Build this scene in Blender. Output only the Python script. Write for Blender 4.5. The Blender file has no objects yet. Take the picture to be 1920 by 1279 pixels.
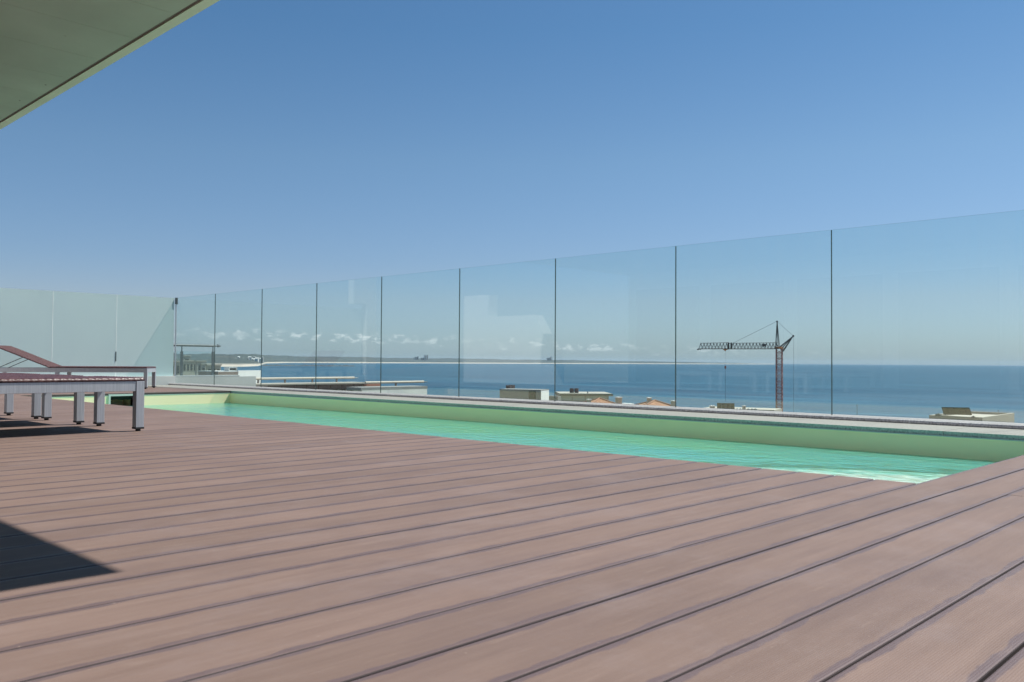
import bpy, bmesh, math, random
from mathutils import Vector, Matrix
random.seed(7)
S = 0.5                      # one survey unit (camera height above the deck) in metres
sc = bpy.context.scene
col = sc.collection

# ------------------------------------------------------------------ camera
RIGHT = Vector((0.6950, -0.7189, 0.0062)); FWD = Vector((0.7187, 0.6949, 0.0236)); UP = RIGHT.cross(FWD)
RIGHT.normalize(); FWD.normalize(); UP = RIGHT.cross(FWD).normalized(); RIGHT = FWD.cross(UP)
CAM = Vector((0, 0, 0.5))
cd = bpy.data.cameras.new('camera'); cam = bpy.data.objects.new('camera', cd); col.objects.link(cam)
cam.matrix_world = Matrix(((RIGHT.x, UP.x, -FWD.x, CAM.x), (RIGHT.y, UP.y, -FWD.y, CAM.y), (RIGHT.z, UP.z, -FWD.z, CAM.z), (0, 0, 0, 1)))
cd.sensor_width = 36.0; cd.lens = 30.45; cd.clip_start = 0.05; cd.clip_end = 90000
cd.dof.use_dof = True; cd.dof.focus_distance = 6.0; cd.dof.aperture_fstop = 11.0
sc.camera = cam
F = 1624.0                   # focal length in pixels of a 1920 wide picture

# ------------------------------------------------------------------ sky, sun, exposure
SUNV = Vector((-0.602, 0.20, -1.0))          # the way the sunlight travels
w = bpy.data.worlds.new('World'); sc.world = w; w.use_nodes = True
nt = w.node_tree; nt.nodes.clear()
def N(t, kind, **kw):
    n = t.nodes.new(kind)
    for k, v in kw.items(): setattr(n, k, v)
    return n
def math_(t, op, a, b=None, clamp=False):
    n = N(t, 'ShaderNodeMath', operation=op, use_clamp=clamp)
    for i, x in enumerate((a, b)):
        if x is None: continue
        if isinstance(x, (int, float)): n.inputs[i].default_value = x
        else: t.links.new(x, n.inputs[i])
    return n.outputs[0]
def mixc(t, f, a, b, blend='MIX'):
    n = N(t, 'ShaderNodeMix', data_type='RGBA', blend_type=blend)
    for i, x in ((0, f), (6, a), (7, b)):
        if isinstance(x, (int, float)): n.inputs[i].default_value = x
        elif isinstance(x, tuple): n.inputs[i].default_value = (*x, 1)
        else: t.links.new(x, n.inputs[i])
    return n.outputs[2]
sky = N(nt, 'ShaderNodeTexSky', sky_type='NISHITA', sun_disc=False)
sky.sun_elevation = math.atan2(1.0, math.hypot(SUNV.x, SUNV.y))
sky.sun_rotation = math.atan2(-SUNV.x, -SUNV.y)
sky.altitude = 60; sky.air_density = 1.0; sky.dust_density = 0.6; sky.ozone_density = 2.5
tc = N(nt, 'ShaderNodeTexCoord'); sep = N(nt, 'ShaderNodeSeparateXYZ'); nt.links.new(tc.outputs['Generated'], sep.inputs[0])
az = math_(nt, 'ARCTAN2', sep.outputs[1], sep.outputs[0]); el = sep.outputs[2]
cmb = N(nt, 'ShaderNodeCombineXYZ')
nt.links.new(math_(nt, 'MULTIPLY', az, 75.0), cmb.inputs[0]); nt.links.new(math_(nt, 'MULTIPLY', el, 165.0), cmb.inputs[1])
nz = N(nt, 'ShaderNodeTexNoise'); nz.inputs['Scale'].default_value = 1.0; nz.inputs['Detail'].default_value = 6; nz.inputs['Roughness'].default_value = 0.62
nt.links.new(cmb.outputs[0], nz.inputs['Vector'])
cen = math_(nt, 'ADD', 0.0145, math_(nt, 'MULTIPLY', math_(nt, 'MULTIPLY', math_(nt, 'ADD', az, -0.60), 0.034), 1.0))
cen = math_(nt, 'MINIMUM', math_(nt, 'MAXIMUM', cen, 0.012), 0.028)
dev = math_(nt, 'DIVIDE', math_(nt, 'SUBTRACT', el, cen), 0.0085)
band = math_(nt, 'POWER', 2.718, math_(nt, 'MULTIPLY', math_(nt, 'MULTIPLY', dev, dev), -1.0))
puff = math_(nt, 'MULTIPLY', math_(nt, 'SUBTRACT', math_(nt, 'MULTIPLY', nz.outputs[0], math_(nt, 'ADD', 0.72, math_(nt, 'MULTIPLY', band, 0.28))), 0.495), 12.0, clamp=True)
clump = N(nt, 'ShaderNodeTexNoise'); clump.inputs['Detail'].default_value = 2; clump.inputs['Scale'].default_value = 1.0
cm3 = N(nt, 'ShaderNodeCombineXYZ'); nt.links.new(math_(nt, 'MULTIPLY', az, 9.0), cm3.inputs[0]); nt.links.new(math_(nt, 'MULTIPLY', el, 60.0), cm3.inputs[1]); cm3.inputs[2].default_value = 4.2
nt.links.new(cm3.outputs[0], clump.inputs['Vector'])
puff = math_(nt, 'MULTIPLY', puff, math_(nt, 'MULTIPLY', math_(nt, 'SUBTRACT', clump.outputs[0], 0.36), 6.0, clamp=True))
puff = math_(nt, 'MULTIPLY', puff, math_(nt, 'ADD', 0.60, math_(nt, 'MULTIPLY', math_(nt, 'SUBTRACT', az, 0.62), 2.0), clamp=True))
puff = math_(nt, 'MULTIPLY', puff, band)
cm2 = N(nt, 'ShaderNodeCombineXYZ')
nt.links.new(math_(nt, 'MULTIPLY', az, 9.0), cm2.inputs[0]); nt.links.new(math_(nt, 'MULTIPLY', el, 75.0), cm2.inputs[1])
nz2 = N(nt, 'ShaderNodeTexNoise'); nz2.inputs['Detail'].default_value = 5; nz2.inputs['Scale'].default_value = 1.3
nt.links.new(cm2.outputs[0], nz2.inputs['Vector'])
veil = math_(nt, 'MULTIPLY', math_(nt, 'SUBTRACT', nz2.outputs[0], 0.42, ), 2.2, clamp=True)
vd = math_(nt, 'DIVIDE', math_(nt, 'SUBTRACT', el, 0.014), 0.014)
veil = math_(nt, 'MULTIPLY', veil, math_(nt, 'POWER', 2.718, math_(nt, 'MULTIPLY', math_(nt, 'MULTIPLY', vd, vd), -1.0)))
# clear maritime air: the model's white dust veil is filtered out towards the zenith, its yellow towards the horizon
rp = N(nt, 'ShaderNodeValToRGB'); ee = rp.color_ramp.elements
STOPS = ((0.0, (0.55, 0.70, 1.0)), (0.07, (0.645, 0.69, 0.83)), (0.11, (0.60, 0.69, 0.82)), (0.225, (0.59, 0.735, 0.81)), (0.36, (0.455, 0.685, 0.80)), (1.0, (0.42, 0.66, 0.80)))
while len(ee) < len(STOPS): ee.new(0.5)
for i_, (p_, c_) in enumerate(STOPS): ee[i_].position = p_
for i_, (p_, c_) in enumerate(STOPS): ee[i_].color = (*c_, 1)
nt.links.new(el, rp.inputs[0])
skyc = mixc(nt, 1.0, sky.outputs[0], rp.outputs[0], 'MULTIPLY')
skyc = mixc(nt, math_(nt, 'MULTIPLY', veil, 0.22), skyc, (3.7, 4.2, 4.8))
skyc = mixc(nt, math_(nt, 'MULTIPLY', puff, 0.85), skyc, (6.0, 6.3, 6.6))
bg = N(nt, 'ShaderNodeBackground'); bg.inputs[1].default_value = 0.070
nt.links.new(skyc, bg.inputs[0]); wo = N(nt, 'ShaderNodeOutputWorld'); nt.links.new(bg.outputs[0], wo.inputs[0])
sl = bpy.data.lights.new('sun', 'SUN'); sl.energy = 5.0; sl.angle = math.radians(0.53); sl.color = (1.0, 0.955, 0.89)
so = bpy.data.objects.new('sun', sl); col.objects.link(so); so.rotation_euler = SUNV.to_track_quat('-Z', 'Y').to_euler(); so.location = (6, -3, 20)
sc.view_settings.view_transform = 'Standard'; sc.view_settings.look = 'None'; sc.view_settings.gamma = 1.0
sc.view_settings.exposure = 0.8; sc.view_settings.use_curve_mapping = False
sc.render.engine = 'CYCLES'
sc.cycles.use_denoising = True; sc.cycles.transparent_max_bounces = 24; sc.cycles.max_bounces = 10
sc.cycles.caustics_reflective = False; sc.cycles.caustics_refractive = False

# ------------------------------------------------------------------ survey: sightline (pixels of the 1920 x 1279 photograph) + depth -> point
def ray(u, v): return FWD + RIGHT * ((u - 960) / F) - UP * ((v - 639.5) / F)
def spot(u, v, d): return CAM + ray(u, v) * d
def onplane(u, v, axis, val):
    r = ray(u, v); return CAM + r * ((val - CAM[axis]) / r[axis])

# ------------------------------------------------------------------ materials
def mat(name): 
    m = bpy.data.materials.new(name); m.use_nodes = True; t = m.node_tree
    return m, t, t.nodes['Principled BSDF'], t.nodes['Material Output']
def wpos(t, sx=1, sy=1, sz=1, rnd=False):
    g = N(t, 'ShaderNodeNewGeometry'); mp = N(t, 'ShaderNodeMapping'); t.links.new(g.outputs['Position'], mp.inputs[0]); mp.inputs['Scale'].default_value = (sx, sy, sz)
    if rnd:
        oi = N(t, 'ShaderNodeObjectInfo'); c = N(t, 'ShaderNodeCombineXYZ'); k = math_(t, 'MULTIPLY', oi.outputs['Random'], 57.0)
        for i in range(3): t.links.new(k, c.inputs[i])
        t.links.new(c.outputs[0], mp.inputs['Location'])
    return mp.outputs[0]
def noise(t, vec, scale, detail=4, rough=0.55):
    n = N(t, 'ShaderNodeTexNoise'); n.inputs['Scale'].default_value = scale; n.inputs['Detail'].default_value = detail; n.inputs['Roughness'].default_value = rough
    t.links.new(vec, n.inputs['Vector']); return n.outputs[0]
def ramp(t, f, *stops):
    r = N(t, 'ShaderNodeValToRGB'); e = r.color_ramp.elements
    while len(e) < len(stops): e.new(0.5)
    for i, (p, c) in enumerate(stops): e[i].position = p; e[i].color = (*c, 1) if isinstance(c, tuple) else (c, c, c, 1)
    t.links.new(f, r.inputs[0]); return r.outputs[0]
def bump(t, h, strength, dist, normal=None):
    b = N(t, 'ShaderNodeBump'); b.inputs['Strength'].default_value = strength; b.inputs['Distance'].default_value = dist
    t.links.new(h, b.inputs['Height'])
    if normal is not None: t.links.new(normal, b.inputs['Normal'])
    return b.outputs[0]
def simple(name, c, rough=0.6, var=0.12, scale=3.0, metal=0.0, bmp=0.0, spec=None):
    m, t, b, o = mat(name)
    p = wpos(t); n = noise(t, p, scale, 6)
    lo = tuple(x * (1 - var) for x in c); hi = tuple(min(1, x * (1 + var)) for x in c)
    t.links.new(ramp(t, n, (0.3, lo), (0.7, hi)), b.inputs['Base Color'])
    b.inputs['Roughness'].default_value = rough; b.inputs['Metallic'].default_value = metal
    if spec is not None: b.inputs['Specular IOR Level'].default_value = spec
    if bmp: t.links.new(bump(t, noise(t, p, scale * 14, 3), bmp, 0.003), b.inputs['Normal'])
    return m

def deck_material():
    m, t, b, o = mat('composite_decking')
    wp = wpos(t, 1, 1, 1)
    tcn = N(t, 'ShaderNodeTexCoord'); sp = N(t, 'ShaderNodeSeparateXYZ'); t.links.new(tcn.outputs['Generated'], sp.inputs[0])
    oi = N(t, 'ShaderNodeObjectInfo')
    large = noise(t, wpos(t, 0.5, 1.0, 1), 1.6, 4)
    streak = noise(t, wpos(t, 1.2, 16, 1, True), 2.2, 5, 0.6)
    base = ramp(t, large, (0.28, (0.127, 0.088, 0.070)), (0.72, (0.163, 0.115, 0.096)))
    base = mixc(t, 0.5, base, ramp(t, streak, (0.3, (0.120, 0.081, 0.068)), (0.7, (0.169, 0.119, 0.099))))
    tone = math_(t, 'ADD', 0.90, math_(t, 'MULTIPLY', oi.outputs['Random'], 0.17))
    hsv = N(t, 'ShaderNodeHueSaturation'); t.links.new(tone, hsv.inputs['Value']); t.links.new(base, hsv.inputs['Color']); base = hsv.outputs[0]
    # dust free margins along the long edges, ragged
    edge = math_(t, 'ABSOLUTE', math_(t, 'SUBTRACT', sp.outputs[1], 0.5))
    rag = noise(t, wpos(t, 3.0, 3, 1, True), 2.5, 4)
    e = math_(t, 'ADD', edge, math_(t, 'MULTIPLY', math_(t, 'SUBTRACT', rag, 0.5), 0.22))
    em = ramp(t, e, (0.398, 0.0), (0.426, 1.0))
    base = mixc(t, math_(t, 'MULTIPLY', em, 0.90), base, (0.091, 0.063, 0.062))
    # scuffs and specks
    sc_ = noise(t, wpos(t, 3, 22, 1), 2.0, 6, 0.7)
    base = mixc(t, math_(t, 'MULTIPLY', ramp(t, sc_, (0.58, 0.0), (0.78, 1.0)), 0.45), base, (0.216, 0.161, 0.131))
    spk = noise(t, wp, 55, 2); base = mixc(t, math_(t, 'MULTIPLY', ramp(t, spk, (0.72, 0.0), (0.78, 1.0)), 0.45), base, (0.253, 0.197, 0.160))
    stn = noise(t, wpos(t, 0.8, 1.6, 1), 1.3, 7, 0.65); base = mixc(t, math_(t, 'MULTIPLY', ramp(t, stn, (0.47, 0.0), (0.70, 1.0)), 0.50), base, (0.098, 0.069, 0.064))
    dst = noise(t, wpos(t, 2.2, 2.6, 1), 1.1, 8, 0.72); base = mixc(t, math_(t, 'MULTIPLY', ramp(t, dst, (0.50, 0.0), (0.72, 1.0)), 0.38), base, (0.182, 0.145, 0.138))
    t.links.new(base, b.inputs['Base Color'])
    t.links.new(math_(t, 'SUBTRACT', 0.62, math_(t, 'MULTIPLY', em, 0.16)), b.inputs['Roughness']); t.links.new(math_(t, 'ADD', 0.17, math_(t, 'MULTIPLY', em, 0.08)), b.inputs['Specular IOR Level'])
    wv = N(t, 'ShaderNodeTexWave', bands_direction='Y'); wv.inputs['Scale'].default_value = 62; wv.inputs['Distortion'].default_value = 0.6
    t.links.new(wp, wv.inputs['Vector'])
    n1 = bump(t, wv.outputs[0], 0.22, 0.0012)
    t.links.new(bump(t, noise(t, wpos(t, 6, 40, 6), 5, 4), 0.25, 0.002, n1), b.inputs['Normal'])
    return m
M = {}
M['deck'] = deck_material()
M['deck_groove'] = simple('unworn_decking', (0.060, 0.044, 0.042), 0.7, 0.15, 6.0)
M['under'] = simple('dark_void', (0.012, 0.011, 0.012), 0.9)

def granite(name, a, bcol, c, rough=0.5):
    m, t, b, o = mat(name); p = wpos(t)
    v = N(t, 'ShaderNodeTexVoronoi'); v.inputs['Scale'].default_value = 95; t.links.new(p, v.inputs['Vector'])
    n = noise(t, p, 60, 5, 0.7)
    cc = ramp(t, n, (0.36, a), (0.5, bcol), (0.66, c))
    bw = N(t, 'ShaderNodeRGBToBW'); t.links.new(v.outputs['Color'], bw.inputs[0]); cc = mixc(t, 0.30, cc, ramp(t, bw.outputs[0], (0.0, 0.15), (1.0, 0.85)), 'SOFT_LIGHT')
    st = noise(t, p, 2.2, 6, 0.6); cc = mixc(t, math_(t, 'MULTIPLY', ramp(t, st, (0.45, 0.0), (0.7, 1.0)), 0.28), cc, tuple(x * 0.6 for x in bcol))
    t.links.new(cc, b.inputs['Base Color']); b.inputs['Roughness'].default_value = rough
    t.links.new(bump(t, n, 0.3, 0.002), b.inputs['Normal'])
    return m
M['coping_top'] = granite('pale_flamed_granite', (0.205, 0.176, 0.152), (0.268, 0.237, 0.205), (0.319, 0.286, 0.252), 0.7)
M['coping_edge'] = granite('pool_tinted_granite', (0.24, 0.28, 0.25), (0.36, 0.42, 0.38), (0.50, 0.55, 0.50), 0.5)  # same granite, lightened for its shade and tinted with the pool's green light
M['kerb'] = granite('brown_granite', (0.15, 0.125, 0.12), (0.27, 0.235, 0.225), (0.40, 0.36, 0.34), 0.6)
M['kerb_face'] = granite('brown_granite_lightened', (0.36, 0.31, 0.30), (0.62, 0.55, 0.53), (0.80, 0.74, 0.71), 0.45)  # same stone as the kerb top, lightened to make up for the shade
M['mortar'] = simple('mortar', (0.16, 0.15, 0.14), 0.9)

def liner():
    m, t, b, o = mat('pool_liner'); p = wpos(t)
    n = noise(t, wpos(t, 1, 1, 3), 1.1, 5)
    c = ramp(t, n, (0.3, (0.93, 0.715, 0.46)), (0.7, (0.97, 0.755, 0.50)))
    t.links.new(c, b.inputs['Base Color']); b.inputs['Roughness'].default_value = 0.5
    return m
M['liner'] = liner()
M['floor_liner'] = simple('pool_floor_liner', (0.45, 0.66, 0.55), 0.5, 0.06, 1.5)
M['white_rail'] = simple('white_plastic', (0.490, 0.510, 0.490), 0.4, 0.04)
M['pale_step'] = simple('pale_sparkle_step', (0.62, 0.68, 0.59), 0.5, 0.30, 9.0)  # pale mottle stands in for the sun's sparkle over the steps
def water():
    m, t, b, o = mat('pool_water'); t.nodes.remove(b)
    p = wpos(t, 1.0, 0.75, 1)
    h = math_(t, 'ADD', noise(t, p, 7.0, 4, 0.55), math_(t, 'MULTIPLY', noise(t, p, 17.0, 3, 0.5), 0.30))
    nrm = bump(t, h, 0.32, 0.045)
    lw = N(t, 'ShaderNodeLayerWeight'); lw.inputs[0].default_value = 0.5; t.links.new(nrm, lw.inputs['Normal'])
    fr = math_(t, 'ADD', 0.02, math_(t, 'MULTIPLY', math_(t, 'POWER', lw.outputs['Facing'], 5.0), 0.85))
    tr = N(t, 'ShaderNodeBsdfTransparent'); tr.inputs[0].default_value = (0.50, 0.96, 0.84, 1)
    df = N(t, 'ShaderNodeBsdfDiffuse'); df.inputs[0].default_value = (0.10, 0.52, 0.40, 1); t.links.new(nrm, df.inputs['Normal'])
    patch = noise(t, wpos(t, 0.8, 0.35, 1), 1.2, 4)
    t.links.new(ramp(t, patch, (0.35, (0.21, 0.62, 0.40)), (0.65, (0.15, 0.57, 0.57))), df.inputs[0])
    g = N(t, 'ShaderNodeNewGeometry'); vd_ = N(t, 'ShaderNodeVectorMath', operation='DISTANCE'); t.links.new(g.outputs['Position'], vd_.inputs[0]); vd_.inputs[1].default_value = (7.60 * S + 0.025, 2.635 * S + 0.03, -0.385 * S)
    shal = ramp(t, math_(t, 'ADD', math_(t, 'MULTIPLY', vd_.outputs['Value'], 0.25), math_(t, 'MULTIPLY', math_(t, 'SUBTRACT', noise(t, wpos(t), 5.0, 6, 0.65), 0.5), 0.42)), (0.49, 0.0), (0.60, 1.0))
    t.links.new(mixc(t, shal, (0.93, 0.99, 0.94), (0.50, 0.96, 0.84)), tr.inputs[0])
    mx = N(t, 'ShaderNodeMixShader'); t.links.new(math_(t, 'ADD', 0.08, math_(t, 'MULTIPLY', shal, 0.37)), mx.inputs[0]); t.links.new(tr.outputs[0], mx.inputs[1]); t.links.new(df.outputs[0], mx.inputs[2])
    gl = N(t, 'ShaderNodeBsdfGlossy'); gl.inputs['Roughness'].default_value = 0.02; t.links.new(nrm, gl.inputs['Normal'])
    m2 = N(t, 'ShaderNodeMixShader'); t.links.new(fr, m2.inputs[0]); t.links.new(mx.outputs[0], m2.inputs[1]); t.links.new(gl.outputs[0], m2.inputs[2])
    t.links.new(m2.outputs[0], o.inputs[0]); return m
M['water'] = water()
def clear_glass(name, tint, dust):
    m, t, b, o = mat(name); t.nodes.remove(b)
    lw = N(t, 'ShaderNodeLayerWeight'); lw.inputs[0].default_value = 0.5
    fr = math_(t, 'ADD', 0.040, math_(t, 'MULTIPLY', math_(t, 'POWER', lw.outputs['Facing'], 5.0), 0.80))
    tr = N(t, 'ShaderNodeBsdfTransparent'); tr.inputs[0].default_value = (*tint, 1)
    gl = N(t, 'ShaderNodeBsdfGlossy'); gl.inputs['Roughness'].default_value = 0.0
    m1 = N(t, 'ShaderNodeMixShader'); t.links.new(fr, m1.inputs[0]); t.links.new(tr.outputs[0], m1.inputs[1]); t.links.new(gl.outputs[0], m1.inputs[2])
    d1 = N(t, 'ShaderNodeBsdfDiffuse'); d1.inputs[0].default_value = (0.75, 0.78, 0.76, 1); d2 = N(t, 'ShaderNodeBsdfTranslucent'); d2.inputs[0].default_value = (0.75, 0.78, 0.76, 1)
    dm = N(t, 'ShaderNodeMixShader'); dm.inputs[0].default_value = 0.5; t.links.new(d1.outputs[0], dm.inputs[1]); t.links.new(d2.outputs[0], dm.inputs[2])
    st = noise(t, wpos(t, 9, 9, 0.35), 2.5, 5, 0.6)
    f = math_(t, 'MULTIPLY', ramp(t, st, (0.35, 0.35), (0.75, 1.0)), dust)
    m2 = N(t, 'ShaderNodeMixShader'); t.links.new(f, m2.inputs[0]); t.links.new(m1.outputs[0], m2.inputs[1]); t.links.new(dm.outputs[0], m2.inputs[2])
    t.links.new(m2.outputs[0], o.inputs[0]); return m
M['glass'] = clear_glass('clear_glass', (0.925, 0.985, 0.984), 0.020)
def edge_glass():
    m, t, b, o = mat('glass_edge'); b.inputs['Base Color'].default_value = (0.07, 0.105, 0.105, 1); b.inputs['Roughness'].default_value = 0.25
    tr = N(t, 'ShaderNodeBsdfTransparent'); tr.inputs[0].default_value = (0.70, 0.86, 0.82, 1)
    mx = N(t, 'ShaderNodeMixShader'); mx.inputs[0].default_value = 0.6; t.links.new(b.outputs[0], mx.inputs[1]); t.links.new(tr.outputs[0], mx.inputs[2]); t.links.new(mx.outputs[0], o.inputs[0]); return m
M['glass_edge'] = edge_glass()
M['seal'] = simple('dark_gasket', (0.11, 0.125, 0.125), 0.5)
def frosted():
    m, t, b, o = mat('frosted_glass'); t.nodes.remove(b)
    n = noise(t, wpos(t, 1, 1, 0.6), 0.9, 4)
    c = ramp(t, n, (0.3, (0.68, 0.82, 0.82)), (0.7, (0.72, 0.86, 0.85)))
    d = N(t, 'ShaderNodeBsdfDiffuse'); tl = N(t, 'ShaderNodeBsdfTranslucent'); t.links.new(c, d.inputs[0]); t.links.new(c, tl.inputs[0])
    mx = N(t, 'ShaderNodeMixShader'); mx.inputs[0].default_value = 0.40; t.links.new(d.outputs[0], mx.inputs[1]); t.links.new(tl.outputs[0], mx.inputs[2])
    lw = N(t, 'ShaderNodeLayerWeight'); lw.inputs[0].default_value = 0.5
    fr = math_(t, 'ADD', 0.04, math_(t, 'MULTIPLY', math_(t, 'POWER', lw.outputs['Facing'], 5.0), 0.7))
    gl = N(t, 'ShaderNodeBsdfGlossy'); gl.inputs['Roughness'].default_value = 0.12
    m2 = N(t, 'ShaderNodeMixShader'); t.links.new(fr, m2.inputs[0]); t.links.new(mx.outputs[0], m2.inputs[1]); t.links.new(gl.outputs[0], m2.inputs[2])
    t.links.new(m2.outputs[0], o.inputs[0]); return m
M['frost'] = frosted()
M['frost_edge'] = simple('frosted_edge', (0.80, 0.88, 0.86), 0.4)
M['white_wall'] = simple('white_render', (0.66, 0.655, 0.62), 0.85, 0.05, 1.2)
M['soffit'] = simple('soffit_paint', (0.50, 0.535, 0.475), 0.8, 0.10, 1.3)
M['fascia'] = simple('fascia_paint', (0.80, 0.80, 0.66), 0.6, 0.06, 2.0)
M['groove'] = simple('shadow_gap', (0.20, 0.165, 0.15), 0.9)
def alu():
    m, t, b, o = mat('brushed_aluminium')
    n = noise(t, wpos(t, 70, 70, 1.5), 3, 4)
    t.links.new(ramp(t, n, (0.3, (0.40, 0.42, 0.45)), (0.7, (0.52, 0.54, 0.57))), b.inputs['Base Color'])
    b.inputs['Metallic'].default_value = 0.55; b.inputs['Roughness'].default_value = 0.42
    return m
M['alu'] = alu()
M['rubber'] = simple('black_rubber', (0.012, 0.012, 0.013), 0.6)
def wicker():
    m, t, b, o = mat('brown_wicker')
    n = noise(t, wpos(t), 26, 4)
    t.links.new(ramp(t, n, (0.3, (0.030, 0.012, 0.013)), (0.72, (0.105, 0.050, 0.050))), b.inputs['Base Color'])
    b.inputs['Roughness'].default_value = 0.40; b.inputs['Specular IOR Level'].default_value = 0.28
    return m
M['wicker'] = wicker()
M['steel'] = simple('dark_steel', (0.10, 0.115, 0.12), 0.4, metal=0.6)
def sea():
    m, t, b, o = mat('sea_water')
    big = noise(t, wpos(t, 0.0011, 0.0011, 1), 1.0, 6, 0.62)
    # wind streaks lie along the swell, broad and lazy
    st = N(t, 'ShaderNodeMapping'); g = N(t, 'ShaderNodeNewGeometry'); t.links.new(g.outputs['Position'], st.inputs[0])
    st.inputs['Rotation'].default_value = (0, 0, math.radians(46)); st.inputs['Scale'].default_value = (0.0085, 0.0013, 1)
    n2 = noise(t, st.outputs[0], 1.0, 7, 0.68)
    c = ramp(t, n2, (0.36, (0.006, 0.046, 0.082)), (0.52, (0.011, 0.064, 0.105)), (0.70, (0.030, 0.105, 0.155)))
    c = mixc(t, math_(t, 'MULTIPLY', big, 0.5), c, (0.010, 0.060, 0.098))
    st3 = N(t, 'ShaderNodeMapping'); t.links.new(g.outputs['Position'], st3.inputs[0]); st3.inputs['Rotation'].default_value = (0, 0, math.radians(46)); st3.inputs['Scale'].default_value = (0.035, 0.0065, 1)
    n3 = noise(t, st3.outputs[0], 1.0, 8, 0.75)
    c = mixc(t, 1.0, c, ramp(t, n3, (0.36, (0.55, 0.62, 0.66)), (0.66, (1.45, 1.38, 1.32))), 'MULTIPLY')
    t.links.new(c, b.inputs['Base Color']); b.inputs['Roughness'].default_value = 0.42; b.inputs['IOR'].default_value = 1.33
    st2 = N(t, 'ShaderNodeMapping'); t.links.new(g.outputs['Position'], st2.inputs[0]); st2.inputs['Rotation'].default_value = (0, 0, math.radians(46)); st2.inputs['Scale'].default_value = (0.09, 0.03, 1)
    t.links.new(bump(t, noise(t, st2.outputs[0], 1.0, 5, 0.65), 0.9, 3.0), b.inputs['Normal'])
    return m
M['sea'] = sea()
def coast():
    m, t, b, o = mat('coast_land')
    g = N(t, 'ShaderNodeNewGeometry'); sp = N(t, 'ShaderNodeSeparateXYZ'); t.links.new(g.outputs['Position'], sp.inputs[0])
    n = noise(t, wpos(t, 0.004, 0.004, 0.02), 1.0, 6, 0.65)
    scrub = ramp(t, n, (0.35, (0.010, 0.019, 0.016)), (0.55, (0.020, 0.030, 0.022)), (0.72, (0.075, 0.065, 0.05)))
    hgt = math_(t, 'ADD', sp.outputs[2], math_(t, 'MULTIPLY', math_(t, 'SUBTRACT', n, 0.5), 9.0))
    f = ramp(t, math_(t, 'DIVIDE', math_(t, 'ADD', hgt, 30.0), 40.0, ), (0.17, 0.0), (0.33, 1.0))
    t.links.new(mixc(t, f, (0.40, 0.34, 0.27), scrub), b.inputs['Base Color']); b.inputs['Roughness'].default_value = 0.95
    return m
M['coast'] = coast()
def ground():
    m, t, b, o = mat('town_ground')
    n = noise(t, wpos(t, 0.03, 0.03, 0.03), 1.0, 6)
    t.links.new(ramp(t, n, (0.35, (0.07, 0.085, 0.045)), (0.55, (0.19, 0.16, 0.12)), (0.7, (0.26, 0.24, 0.21))), b.inputs['Base Color']); b.inputs['Roughness'].default_value = 0.95
    return m
M['ground'] = ground()
M['rock'] = simple('reef_rock', (0.044, 0.041, 0.037), 0.9, 0.3, 0.05)
M['cream'] = simple('cream_render', (0.33, 0.305, 0.255), 0.85, 0.06, 0.6)
M['beige'] = simple('beige_render', (0.40, 0.365, 0.28), 0.85, 0.1, 0.4)
M['grey_wall'] = simple('grey_render', (0.231, 0.235, 0.224), 0.85, 0.08, 0.6)
M['pale_grey'] = simple('pale_grey_render', (0.50, 0.51, 0.48), 0.85, 0.06, 0.6)
M['brown_wall'] = simple('brown_cladding', (0.28, 0.195, 0.145), 0.8, 0.12, 0.9)
M['dark_brown'] = simple('dark_brown_panel', (0.058, 0.041, 0.039), 0.5, 0.15, 0.9)
M['mid_brown'] = simple('taupe_panel', (0.136, 0.112, 0.099), 0.7, 0.15, 0.9)
M['terracotta'] = simple('terracotta_render', (0.354, 0.150, 0.095), 0.85, 0.1, 0.8)
M['handrail'] = simple('pale_timber_handrail', (0.449, 0.394, 0.313), 0.5, 0.08, 1.0)
M['olive_dark'] = simple('dark_olive_eaves', (0.13, 0.125, 0.095), 0.7)
M['window'] = simple('window_glass', (0.30, 0.39, 0.35), 0.12, 0.1, 0.5, spec=0.8)
M['dark_window'] = simple('dark_window_glass', (0.020, 0.026, 0.022), 0.5, 0.1, 0.5, spec=0.2)
M['tank'] = simple('dark_tank', (0.055, 0.042, 0.04), 0.5, 0.2, 2)
def tiles():
    m, t, b, o = mat('roof_tiles')
    n = noise(t, wpos(t, 1, 1, 1), 2.5, 5)
    t.links.new(ramp(t, n, (0.3, (0.33, 0.15, 0.08)), (0.7, (0.42, 0.21, 0.115))), b.inputs['Base Color']); b.inputs['Roughness'].default_value = 0.85
    return m
M['tiles'] = tiles()
M['tile_ridge'] = simple('ridge_tiles', (0.224, 0.099, 0.058), 0.85, 0.1, 2)
M['solar'] = simple('solar_panel', (0.014, 0.014, 0.010), 0.8, 0.2, 1.0, spec=0.0)
M['crane_dark'] = simple('crane_slate_paint', (0.012, 0.022, 0.034), 0.6, 0.15, 1.5)
M['crane_red'] = simple('crane_red_paint', (0.22, 0.055, 0.050), 0.55, 0.2, 1.5)
M['crane_pale'] = simple('crane_pale_bracing', (0.23, 0.11, 0.10), 0.6, 0.2, 1.5)
M['orange'] = simple('orange_paint', (0.38, 0.15, 0.06), 0.5)

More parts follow.
